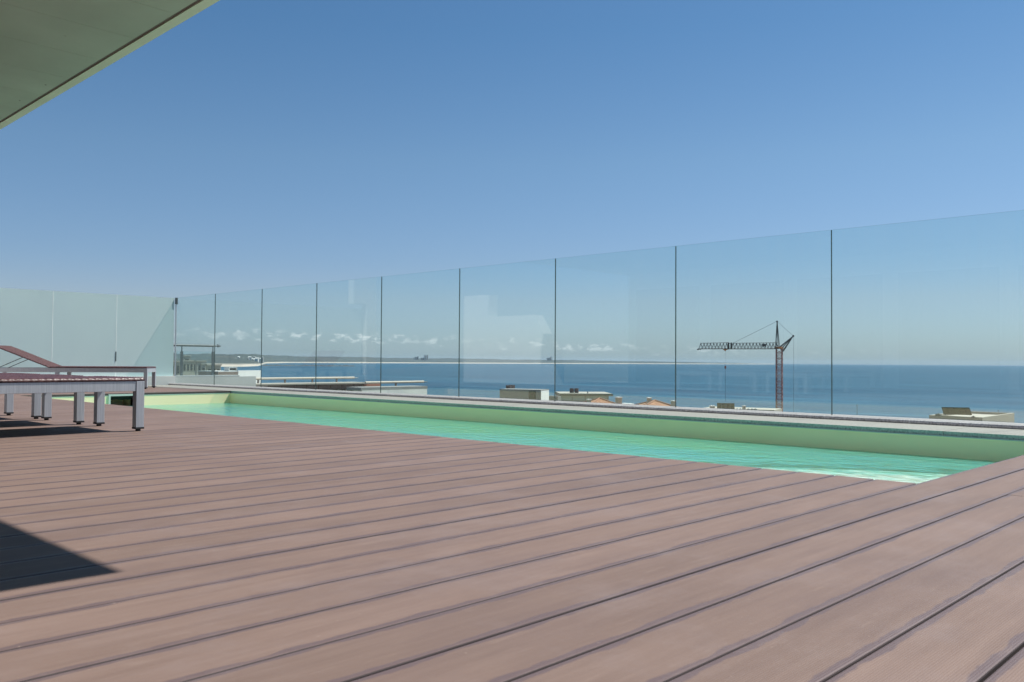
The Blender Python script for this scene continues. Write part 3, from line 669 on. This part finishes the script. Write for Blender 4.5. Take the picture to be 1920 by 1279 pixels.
for a, b_ in zip(posts, posts[1:]): MB().box((a + 0.05, -0.006, 0.03), (b_ - 0.05, 0.006, (zr - zt) * 0.80)).build('glass_infill', M['glass'], rb)

# low house behind the parapet
e, w_, l_, h_ = house_box('low_house', 409, 696, 46, 372, 446, M['brown_wall'], 'low brown clad house behind the white neighbouring parapet', cap=0.045, capm=M['white_wall'], ov=0.0)
fr_ = empty('roof_window_box', spot(437, 696, 47), label='small white framed window box on the low brown roof', cat='skylight')
ww = 17 / F * 47; hh = 7.5 / F * 47
MB().box((-ww / 2, 0, hh - 0.05), (ww / 2, 0.5, hh)).box((-ww / 2, 0, 0), (ww / 2, 0.5, 0.05)).box((-ww / 2, 0, 0.05), (-ww / 2 + 0.05, 0.5, hh - 0.05)).box((ww / 2 - 0.05, 0, 0.05), (ww / 2, 0.5, hh - 0.05)).build('frame', M['white_rail'], fr_)
MB().box((-ww / 2 + 0.05, 0.08, 0.05), (ww / 2 - 0.05, 0.1, hh - 0.05)).build('pane', M['dark_window'], fr_)
fr_.rotation_euler.z = 0.0
house_box('white_house', 447, 695, 48, 440, 489, M['white_wall'], 'plain white house wall to the right of the low brown house', rz=math.radians(25))

# long brown building with timber handrail
YB = spot(600, 719, 36).y
x0 = onplane(478, 720, 1, YB).x; x1 = onplane(683, 716, 1, YB).x; zt = onplane(640, 717.5, 1, YB).z; zb = -13.0
lb = empty('long_building', (x0, YB, zb), label='long low building with dark brown window band behind the glass', cat='building')
H_ = zt - zb; LB = x1 - x0; pu = 36 / F
MB().box((-0.1, -0.25, H_ - 2.6 * pu), (LB + 0.1, 1.1, H_)).build('roof', M['cream'], lb)
MB().box((0, 0.12, 0), (LB, 1.05, H_ - 2.6 * pu - 0.004)).build('wall', M['mid_brown'], lb)
npn = 9
for i in range(npn):
    a = LB * i / npn + 0.025; b_ = LB * (i + 1) / npn - 0.025
    MB().box((a, 0.0, H_ - 11.5 * pu), (b_, 0.118, H_ - 2.9 * pu)).build('window', M['dark_brown'], lb)
for i in range(14):
    a = LB * (i + 0.5) / 14; MB().box((a, 0.03, H_ - 21 * pu), (a + 0.045, 0.119, H_ - 12.6 * pu)).build('post', M['cream'], lb)
def rail(name, ua, va, ub, vb, Y, label, posts):
    a = onplane(ua, va, 1, Y); b_ = onplane(ub, vb, 1, Y); z = (a.z + b_.z) / 2
    e = empty(name, (a.x, Y, z - 0.35), label=label, cat='railing')
    L_ = b_.x - a.x
    MB().tube((0, 0, 0.35), (L_ - 0.06, 0, 0.35), 0.048, 10).build('handrail', M['handrail'], e)
    MB().tube((L_ - 0.06, 0, 0.35), (L_ + 0.16, 0, 0.34), 0.03, 8, r2=0.012).build('end_cap', M['steel'], e)
    for q in posts: MB().box((L_ * q - 0.03, -0.03, 0.0), (L_ * q + 0.03, 0.03, 0.31)).build('post', M['mid_brown'], e)
    return e
rail('timber_handrail', 478, 711.0, 666, 707.6, YB + 0.8, 'pale timber handrail above the long brown building', (0.03, 0.28, 0.55, 0.8))
tb = house_box('terracotta_wall', 683, 720, 37.5, 681, 713, M['terracotta'], 'orange terracotta wall end beside the long brown building', cat='wall')
YP = spot(740, 726, 34).y
a = onplane(678, 727, 1, YP); b_ = onplane(800, 724, 1, YP)
wp_ = empty('white_parapet', (a.x, YP, -13), label='white sunlit parapet with grey cap right of the terracotta wall', cat='wall')
MB().box((0, -0.03, 0), (b_.x - a.x, 0.5, b_.z + 13 - 0.12)).build('wall', M['white_wall'], wp_)
MB().box((-0.05, -0.02, b_.z + 13 - 0.12 + 0.002), (b_.x - a.x + 0.03, 0.9, b_.z + 13)).build('roof', M['grey_wall'], wp_)
rail('timber_handrail', 685, 718.3, 796, 715.0, YP + 1.0, 'shorter pale timber handrail above the white sunlit parapet', (0.5,))

# white box house with chimney stack and tank
e, w_, l_, h_ = house_box('box_house', 1014, 731, 92, 937, 1029, M['cream'], 'pale box house with dark roof plant, left of the middle glass joint', cap=0.10, capm=M['grey_wall'], rz=math.radians(22), ov=0.02)
pb = 92 / F
lbox(e, 'window', (-0.03, 0.55, h_ - 18 * pb), (0.03, 1.35, h_ - 2.5 * pb), M['dark_window'])
lbox(e, 'brightening_panel', (0.02, -0.03, 0.5), (w_ - 0.02, 0.03, h_ - 0.11), M['white_wall'])  # white panel added to brighten the sunlit right face
lbox(e, 'panel', (-0.025, 0.10, h_ - 18 * pb), (0.035, 0.52, h_ - 2.0 * pb), M['grey_wall'])
rt = empty('roof_plant', spot(957, 731, 96.5), label='dark plant unit on the roof of the pale box house', cat='roof unit')
MB().box((-0.42, -0.3, 0.0), (-0.02, 0.3, 0.50)).box((0.02, -0.3, 0.0), (0.42, 0.3, 0.54)).build('unit', M['tank'], rt)
MB().tube((-0.75, 0, 0), (-0.75, 0, 0.16), 0.08, 8).tube((0.62, 0.1, 0), (0.62, 0.1, 0.14), 0.06, 8).build('vent', M['white_rail'], rt)

# low annex between
house_box('annex', 1046, 743, 96, 1028, 1052, M['grey_wall'], 'low grey annex between the box house and the flat roofed house', cat='annex')
# flat roofed house with strip window
P = spot(1049, 738.5, 98); r2 = ray(1152, 741); X1 = None
e = empty('flat_roof_house', (P.x, P.y, -17), rz=math.radians(-44), label='flat roofed house with deep eaves and a long strip window', cat='house')
pb = 98 / F; h_ = P.z + 17; wl = 98 * (1150 - 1049) / F
MB().box((0, 0, h_ - 4.0 * pb), (wl, 6, h_)).build('roof', M['olive_dark'], e)
MB().box((0.02, -0.05, h_ + 0.002), (wl * 0.98, 6, h_ + 0.05)).build('roof_edge', M['cream'], e)
MB().box((0.1, 0.5, 0), (wl * 0.93, 5.8, h_ - 4.0 * pb - 0.002)).build('wall', M['grey_wall'], e)
for q0, q1 in ((0.03, 0.24), (0.255, 0.48), (0.5, 0.9)):
    MB().box((wl * q0, 0.44, h_ - 12.5 * pb), (wl * q1, 0.52, h_ - 4.4 * pb)).build('window', M['window'], e)
tk = empty('water_tank', spot(1076.5, 738, 99.5), rz=math.radians(-44), label='pair of dark water tanks on the flat roofed house', cat='water tank')
MB().tube((-0.27, 0, 0.06), (-0.27, 0, 0.60), 0.25, 14).tube((0.27, 0, 0.06), (0.27, 0, 0.60), 0.25, 14).build('tank', M['tank'], tk)
MB().box((-0.75, -0.3, -0.05), (0.6, 0.3, 0.058)).build('plinth', M['cream'], tk)
vp = MB().tube((0, 0, 0), (0, 0, 0.22), 0.05, 8).tube((0, 0, 0.22), (0, 0, 0.32), 0.09, 8, r2=0.03).build('vent_pipe', M['steel'], None, spot(1102, 739.5, 98.5)); tag(vp, 'small dark vent pipe beside the water tanks', 'vent')

def hip_house(name, ul, ur, uap, vap, veave, d, label, rot=-44):
    """tiled hip roof seen on the slope: eave corners at ul / ur, apex at uap"""
    c = spot((ul + ur) / 2, veave, d + 3); wl = (ur - ul) / F * d; hz_ = (veave - vap) / F * (d + 3)
    zb = -19; e = empty(name, (c.x, c.y, zb), rz=math.radians(rot), label=label, cat='house'); he = c.z - zb
    ax = ((uap - ul) / (ur - ul) - 0.5) * wl; hw = wl / 2; dp = 3.6
    MB().box((-hw + 0.35, -dp + 0.35, 0), (hw - 0.35, dp - 0.35, he - 0.01)).build('wall', M['white_wall'], e)
    apex = (ax, 0, he + hz_)
    # four slopes built in tile courses, each course a small step proud of the next
    mb = MB(); cs = [(-hw, -dp, he), (hw, -dp, he), (hw, dp, he), (-hw, dp, he)]; nC = 12
    for k in range(4):
        a, b_ = Vector(cs[k]), Vector(cs[(k + 1) % 4]); A_ = Vector(apex)
        for q in range(nC):
            t0, t1 = q / nC, (q + 1) / nC; lift = Vector((0, 0, 0.035))
            p0, p1, p2, p3 = a.lerp(A_, t0) + lift, b_.lerp(A_, t0) + lift, b_.lerp(A_, t1), a.lerp(A_, t1)
            mb.add([p0, p1, p2, p3, a.lerp(A_, t0), b_.lerp(A_, t0)], [(0, 1, 2, 3), (4, 5, 1, 0)])
    rf = mb.build('roof', M['tiles'], e)
    for cc in cs: MB().tube(Vector(cc) + Vector((0, 0, 0.04)), Vector(apex) + Vector((0, 0, 0.04)), 0.085, 8).build('ridge', M['tile_ridge'], rf)
    return e
def chimney(ul, ur, vt, vb, d, label, rot=-44):
    c = spot((ul + ur) / 2, vb + 8, d); wl = (ur - ul) / F * d; hz_ = (vb + 8 - vt) / F * d
    e = empty('chimney', tuple(c), rz=math.radians(rot + 30), label=label, cat='chimney'); q = wl * 0.37
    MB().box((-q, -q, 0), (q, q, hz_ - 0.08)).build('stack', M['cream'], e)
    MB().box((-q - 0.04, -q - 0.04, hz_ - 0.078), (q + 0.04, q + 0.04, hz_)).build('cap', M['white_wall'], e)
hip_house('tiled_house', 1085, 1172, 1124, 747.5, 763, 84, 'house with smaller terracotta hip roof below the flat roofed house')
chimney(1154, 1166, 744.5, 758, 84, 'pinkish chimney with white side right of the smaller tiled roof')
chimney(1100, 1108, 748.5, 756, 82, 'short white chimney at the left of the smaller tiled roof')
hip_house('tiled_house', 1164, 1296, 1228, 751.5, 773, 78, 'house with broad terracotta hip roof left of the crane')
chimney(1213, 1221.5, 745.5, 753, 81, 'chimney behind the apex of the broad tiled roof')
chimney(1258, 1267, 751, 764, 76, 'chimney on the right slope of the broad tiled roof beside the glass joint')
house_box('low_white_roof', 1180, 757, 96, 1160, 1189, M['white_wall'], 'low white roof wall between the two tiled roofs', cat='house')

# flat roof with solar collector, domes and small chimneys in front of the crane
e, w_, l_, h_ = house_box('flat_roof_house', 1452, 769.0, 88, 1318, 1466, M['cream'], 'cream flat roof carrying a solar collector at the crane foot', rz=math.radians(15))
def solar(uc, vb, d, wl, hl, tilt, rz, label, n=4):
    c = spot(uc, vb, d); e = empty('solar_collector', tuple(c), rz=rz, label=label, cat='solar panel')
    ct, st_ = math.cos(tilt), math.sin(tilt)
    for i in range(n):
        a = -wl / 2 + wl * i / n + 0.006; b_ = -wl / 2 + wl * (i + 1) / n - 0.006
        vs = [(a, 0, 0.06), (b_, 0, 0.06), (b_, hl * ct, 0.06 + hl * st_), (a, hl * ct, 0.06 + hl * st_)]
        vs += [(x, y + 0.06 * st_, z - 0.06 * ct) for x, y, z in vs]
        MB().add(vs, [(0, 1, 2, 3), (7, 6, 5, 4), (0, 4, 5, 1), (1, 5, 6, 2), (2, 6, 7, 3), (3, 7, 4, 0)]).build('panel', M['solar'], e)
    fr = MB()
    for x in (-wl / 2 + 0.15, wl / 2 - 0.15): fr.tube((x, hl * ct, 0), (x, hl * ct - 0.05, 0.04 + hl * st_ - 0.05), 0.03, 6); fr.tube((x, 0, 0.0), (x, hl * ct, 0.0), 0.03, 6)
    fr.build('frame', M['steel'], e); return e
solar(1361, 768.2, 88.5, 1.75, 0.75, math.radians(52), math.radians(-58), 'dark tilted solar collector on the cream flat roof')
chimney(1331, 1340, 760.5, 766, 86, 'short square white chimney left of the solar collector')
chimney(1392, 1398, 760.5, 766, 87, 'slim white chimney right of the solar collector')
for i, uu in enumerate((1383, 1389, 1404, 1411, 1417)):
    c = spot(uu, 770, 89); mb = MB().tube((0, 0, 0), (0, 0, 0.16), 0.16, 10).tube((0, 0, 0.16), (0, 0, 0.24), 0.16, 10, r2=0.06)
    tag(mb.build('roof_vent', M['steel'], None, c), 'small dark roof vent ' + ('nearest the solar collector, first of the row', 'just left of the slim white chimney', 'just right of the slim white chimney', 'second to the right of the slim white chimney', 'last of the row towards the crane')[i], 'vent', 'roof vents in a row')

# right hand flat roof with large collector
e, w_, l_, h_ = house_box('flat_roof_house', 1842, 787.5, 76, 1742, 1902, M['cream'], 'cream flat roofed house at the right end with parapet and large solar panels')
pa = MB(); t_ = 0.22; hp = 0.22
pa.box((0, 0, h_ + 0.001), (w_, t_, h_ + hp)).box((0, l_ - t_, h_ + 0.001), (w_, l_, h_ + hp)).box((0, t_, h_ + 0.001), (t_, l_ - t_, h_ + hp)).box((w_ - t_, t_, h_ + 0.001), (w_, l_ - t_, h_ + hp))
pa.build('parapet', M['cream'], e)
solar(1796, 778, 77.5, 2.3, 1.15, math.radians(30), math.radians(-62), 'large dark solar panels leaning on the right end flat roof', 5)
c = spot(1759.5, 780.5, 77); tag(MB().box((-0.2, -0.2, 0), (0.2, 0.2, 0.2)).tube((0, 0, 0.2), (0, 0, 0.24), 0.1, 8).build('roof_vent', M['steel'], None, c), 'dark roof vent left of the large solar panels', 'vent')
c = spot(1825, 783.5, 76.5); tag(MB().box((-0.16, -0.12, 0), (0.16, 0.12, 0.13)).tube((0, 0, 0.13), (0, 0, 0.18), 0.06, 8).build('roof_vent', M['steel'], None, c), 'small dark roof vent right of the large solar panels', 'vent')
for uu, vt, d in ((1607, 760, 120), (1872, 770, 125)):
    c = spot(uu, vt, d); zb = gz(c.dot(fd)); e = empty('street_lamp', (c.x, c.y, zb), label='thin grey street lamp left of the right end flat roof' if uu < 1700 else 'thin grey street lamp behind the right end flat roof', cat='street lamp', group='street lamps by the shore')
    MB().tube((0, 0, 0), (0, 0, c.z - zb), 0.05, 8, r2=0.03).build('pole', M['steel'], e); MB().box((-0.25, -0.06, c.z - zb), (0.25, 0.06, c.z - zb + 0.06)).build('lamp_head', M['grey_wall'], e)

# apartment blocks beyond the neighbour's railing
def block(ul, uc, ur, vt, d, m, label, rowsn, colsn, wm='dark_window'):
    e, w_, l_, h_ = house_box('apartment_block', uc, vt, d, ul, ur, M[m], label, cat='building', group=None, cap=0.25, capm=M['cream'])
    for r in range(rowsn):
        for c_ in range(colsn):
            z = h_ - 0.9 - r * 2.9
            if z < 1.5: continue
            a = w_ * (c_ + 0.22) / colsn; b_ = w_ * (c_ + 0.78) / colsn
            MB().box((a, -0.05, z - 1.4), (b_, 0.05, z)).build('window', M[wm], e)
    return e
block(300, 318, 339, 676, 150, 'beige', 'beige apartment block at the far left behind the neighbouring railing', 3, 2)
block(340, 343, 369, 675.5, 190, 'beige', 'olive beige apartment block seen between the railing posts', 3, 4)
block(343, 345, 357, 666, 215, 'cream', 'taller cream stair tower behind the olive beige apartment block', 2, 1)
block(366, 369, 386, 676, 175, 'cream', 'cream apartment block right of the olive beige one', 3, 1)
block(376, 378, 386, 681, 165, 'cream', 'small peach house front below the cream apartment block', 2, 1)
block(386, 389, 414, 683, 160, 'beige', 'low beige house under the end of the neighbouring handrail', 1, 3)
# white village under the hill
rv = random.Random(3)
for i in range(26):
    u = 432 + (493 - 432) * (i + rv.random() * 0.8) / 26; d = 5250 + rv.uniform(-250, 350); v = 672.5 + rv.uniform(-2.2, 1.6)
    c = spot(u, v, d); sx = rv.uniform(4, 10); sz = rv.uniform(2, 5)
    o = MB().box((-sx, -8, -30), (sx, 8, sz)).add([(-sx - 1, -9, sz), (sx + 1, -9, sz), (sx + 1, 9, sz), (-sx - 1, 9, sz), (-sx, 0, sz + 3), (sx, 0, sz + 3)], [(0, 1, 5, 4), (2, 3, 4, 5), (0, 4, 3), (1, 2, 5)]).build('village_house', M['grey_wall'] if i % 3 else M['white_wall'], None, c)
    o.rotation_euler.z = math.radians(-44 + rv.uniform(-15, 15)); tag(o, 'tiny white house in the far village under the hill', 'house', 'white houses of the far village')
c = spot(502, 672.3, 9900); o = MB().box((-55, -20, -40), (55, 20, 8)).box((-40, -14, 8), (30, 14, 12)).build('white_hall', M['white_wall'], None, c); o.rotation_euler.z = math.radians(-44); tag(o, 'long white hall on the far shore right of the village', 'building')
# works on the far shore
def works(u0, items, d, label):
    c = spot(u0, 673, d); e = empty('factory', tuple(c), rz=math.radians(-44), label=label, cat='factory'); k = d / F
    for nm, du, wl, hz_, m in items:
        x = du * k; q = wl * k / 2
        if nm == 'chimney': MB().tube((x, 0, -60), (x, 0, hz_ * k), q, 10, r2=q * 0.7).build(nm, M[m], e)
        else: MB().box((x - q, -q, -60), (x + q, q, hz_ * k)).build(nm, M[m], e)
works(790, [('hall', -10, 5, 3.4, 'grey_wall'), ('hall', -6.5, 2.4, 4.6, 'rock'), ('tower', 8, 2.2, 6.6, 'brown_wall'), ('tower', 11.2, 2.4, 7.4, 'brown_wall'), ('chimney', -14, 1.0, 3.4, 'rock'), ('tank', 5.6, 1.6, 8.0, 'white_wall'), ('hall', 2.5, 6, 2.0, 'rock')], 12600, 'far works with two dark towers on the left shoreline')
works(1032, [('hall', -3, 6, 1.8, 'grey_wall'), ('tower', 0.5, 2.2, 3.8, 'brown_wall'), ('chimney', 3.0, 1.1, 5.0, 'rock'), ('tank', -6, 2, 1.6, 'white_wall')], 15000, 'smaller far works left of the middle glass joint')

# ================================================================== TOWER CRANE
DC = 150.0; pk = DC / F
mb_ = spot(1461, 653, DC); zg = gz(mb_.dot(fd)); left = -RIGHT.copy(); left.z = 0; left.normalize(); back = Vector((fd.x, fd.y, 0))
cr = empty('tower_crane', (mb_.x, mb_.y, zg), label='small tower crane with red lattice mast and dark horizontal jib', cat='crane')
O = Vector((mb_.x, mb_.y, zg))
def cp(u, v, dd=0.0): return spot(u, v, DC) + back * dd - O
HT = mb_.z - zg; q = 0.56
ang = math.radians(18)
cornr = [Vector((q * math.cos(ang + math.pi / 4 + k * math.pi / 2) * 1.2, q * math.sin(ang + math.pi / 4 + k * math.pi / 2) * 1.2, 0)) for k in range(4)]
m1 = MB(); m2 = MB()
for c in cornr: m1.tube(c, c + Vector((0, 0, HT)), 0.075, 5)
m1.build('mast', M['crane_red'], cr)
k = 0; z = 0.0; st_ = 0.50
while z < HT - st_:
    for i in range(4):
        a, b_ = cornr[i], cornr[(i + 1) % 4]
        m2.tube(a + Vector((0, 0, z)), b_ + Vector((0, 0, z)), 0.042, 4)
        if (k + i) % 2: a, b_ = b_, a
        m2.tube(a + Vector((0, 0, z)), b_ + Vector((0, 0, z + st_)), 0.042, 4)
    z += st_; k += 1
m2.build('mast_bracing', M['crane_pale'], cr)
MB().box((-0.55, -0.55, HT - 0.1), (0.55, 0.55, HT + 0.25)).build('slewing_ring', M['orange'], cr)
MB().box((-1.6, -1.6, -0.3), (1.6, 1.6, 0.35)).build('base_frame', M['crane_dark'], cr)
# jib: two lower chords, one upper chord
JR, JL = 1459, 1311
def jl(u, v, s): return cp(u, v) + back * s
def jib(ul, ur, name):
    j = MB(); br = MB(); W2 = 0.42
    for s in (-W2, W2): j.tube(jl(ul, 654.3, s), jl(ur, 654.0, s), 0.07, 5)
    j.tube(jl(ul + 2, 643.6, 0), jl(ur, 642.7, 0), 0.055, 5); j.build(name, M['crane_dark'], cr)
    nb_ = int((ur - ul) / 6)
    for i in range(nb_):
        a = ul + (ur - ul) * i / nb_; b_ = ul + (ur - ul) * (i + 1) / nb_
        for s in (-W2, W2):
            br.tube(jl(a, 654.2, s), jl((a + b_) / 2, 643.3, 0), 0.036, 4); br.tube(jl((a + b_) / 2, 643.3, 0), jl(b_, 654.2, s), 0.036, 4)
        br.tube(jl(a, 654.2, -W2), jl(a, 654.2, W2), 0.025, 4)
    br.build('jib_bracing', M['crane_dark'], cr)
jib(1311, 1365.5, 'jib_outer'); jib(1371.5, 1459, 'jib_inner')
h = MB()
for u in (1366, 1371.3): h.tube(jl(u, 642.5, -0.15), jl(u, 655, -0.4), 0.10, 5); h.tube(jl(u, 642.5, 0.15), jl(u, 655, 0.4), 0.10, 5)
h.tube(jl(1366, 644, 0), jl(1371.3, 644, 0), 0.07, 5).tube(jl(1366, 654.3, 0), jl(1371.3, 654.3, 0), 0.08, 5).build('jib_hinge', M['crane_dark'], cr)
MB().tube(jl(1311, 654, 0), jl(1308.5, 655.5, 0), 0.12, 6).tube(jl(1308.5, 655, 0), jl(1308, 656.5, 0), 0.15, 6).tube(jl(1313, 654, 0), jl(1313.5, 656, 0), 0.13, 6).build('jib_tip', M['crane_dark'], cr)
MB().tube(jl(1356, 655, 0), jl(1364, 655, 0), 0.12, 6).tube(jl(1358, 655.3, 0), jl(1361, 657, 0), 0.16, 6).build('trolley', M['orange'], cr)
ap = cp(1457, 602.5)
t2 = MB()
for s in (-0.35, 0.35): t2.tube(jl(1455, 650, s), ap + back * s * 0.2, 0.06, 5); t2.tube(jl(1460.5, 651, s), ap + back * s * 0.2, 0.06, 5)
t2.tube(ap - left * 0.15, ap + left * 0.15, 0.12, 6).build('apex_frame', M['crane_dark'], cr)
tipb = cp(1487.3, 630)
t3 = MB()
for s in (-0.35, 0.35):
    t3.tube(jl(1461, 652, s), tipb, 0.075, 5); t3.tube(jl(1468, 658.5, s), tipb, 0.075, 5); t3.tube(jl(1464, 655, s), tipb, 0.05, 5)
t3.tube(jl(1461, 652, 0), jl(1468.5, 659, 0), 0.09, 5).tube(tipb - Vector((0, 0, 0.18)), tipb + Vector((0, 0, 0.14)), 0.17, 6).build('counter_strut', M['crane_dark'], cr)
MB().tube(ap, cp(1375, 643), 0.022, 4).tube(ap, tipb, 0.022, 4).build('tie_cable', M['crane_dark'], cr)
MB().tube(cp(1488, 632), Vector((cp(1488, 632).x, cp(1488, 632).y, 0.3)), 0.020, 4).build('hoist_cable', M['crane_dark'], cr)
hk = cp(1360, 689); hr = MB().tube(cp(1360, 656), hk + Vector((0, 0, 0.3)), 0.010, 4).tube(hk - Vector((0, 0, 0.3)), cp(1360, 752), 0.022, 4); hr.build('hook_rope', M['crane_dark'], cr)
MB().tube(hk + Vector((0, 0, 0.28)), hk - Vector((0, 0, 0.05)), 0.15, 8).tube(hk - Vector((0, 0, 0.05)), hk - Vector((0, 0, 0.33)), 0.13, 8, r2=0.04).build('hook_block', M['crane_red'], cr)
# emblem plate on the jib: a dark four legged animal in silhouette
sil = [(-4.2, 2.2), (-3.4, 3.6), (-2.2, 3.3), (-0.8, 4.2), (0.6, 3.6), (2.2, 4.3), (3.8, 3.2), (4.4, 1.2), (4.1, -0.2), (3.5, 0.2), (3.3, -2.4), (2.2, -2.4), (2.0, -0.4), (-0.4, -0.5), (-0.7, -2.4), (-1.8, -2.4), (-2.0, 0.4), (-3.0, 0.6), (-3.9, -0.6), (-4.3, 0.4)]
o0 = cp(1430.5, 648.8) - back * 0.5
sv = [o0 - left * (x * pk) + Vector((0, 0, z * pk)) for x, z in sil]; sv2 = [x + back * 0.04 for x in sv]; ns = len(sil)
MB().add(sv + sv2, [tuple(range(ns)), tuple(range(2 * ns - 1, ns - 1, -1))] + [(i, (i + 1) % ns, ns + (i + 1) % ns, ns + i) for i in range(ns)]).build('emblem_plate', M['crane_dark'], cr)

# ================================================================== AIR
hz = MB().box((-29900, -29900, -32.5), (29900, 29900, 90.0))
hm = bpy.data.materials.new('haze'); hm.use_nodes = True; t = hm.node_tree; t.nodes.clear()
o = N(t, 'ShaderNodeOutputMaterial'); pv = N(t, 'ShaderNodeVolumePrincipled'); pv.inputs['Color'].default_value = (0.64, 0.82, 1.0, 1); pv.inputs['Density'].default_value = 1.6e-5
t.links.new(pv.outputs[0], o.inputs['Volume'])
tag(hz.build('haze', hm), kind='stuff')
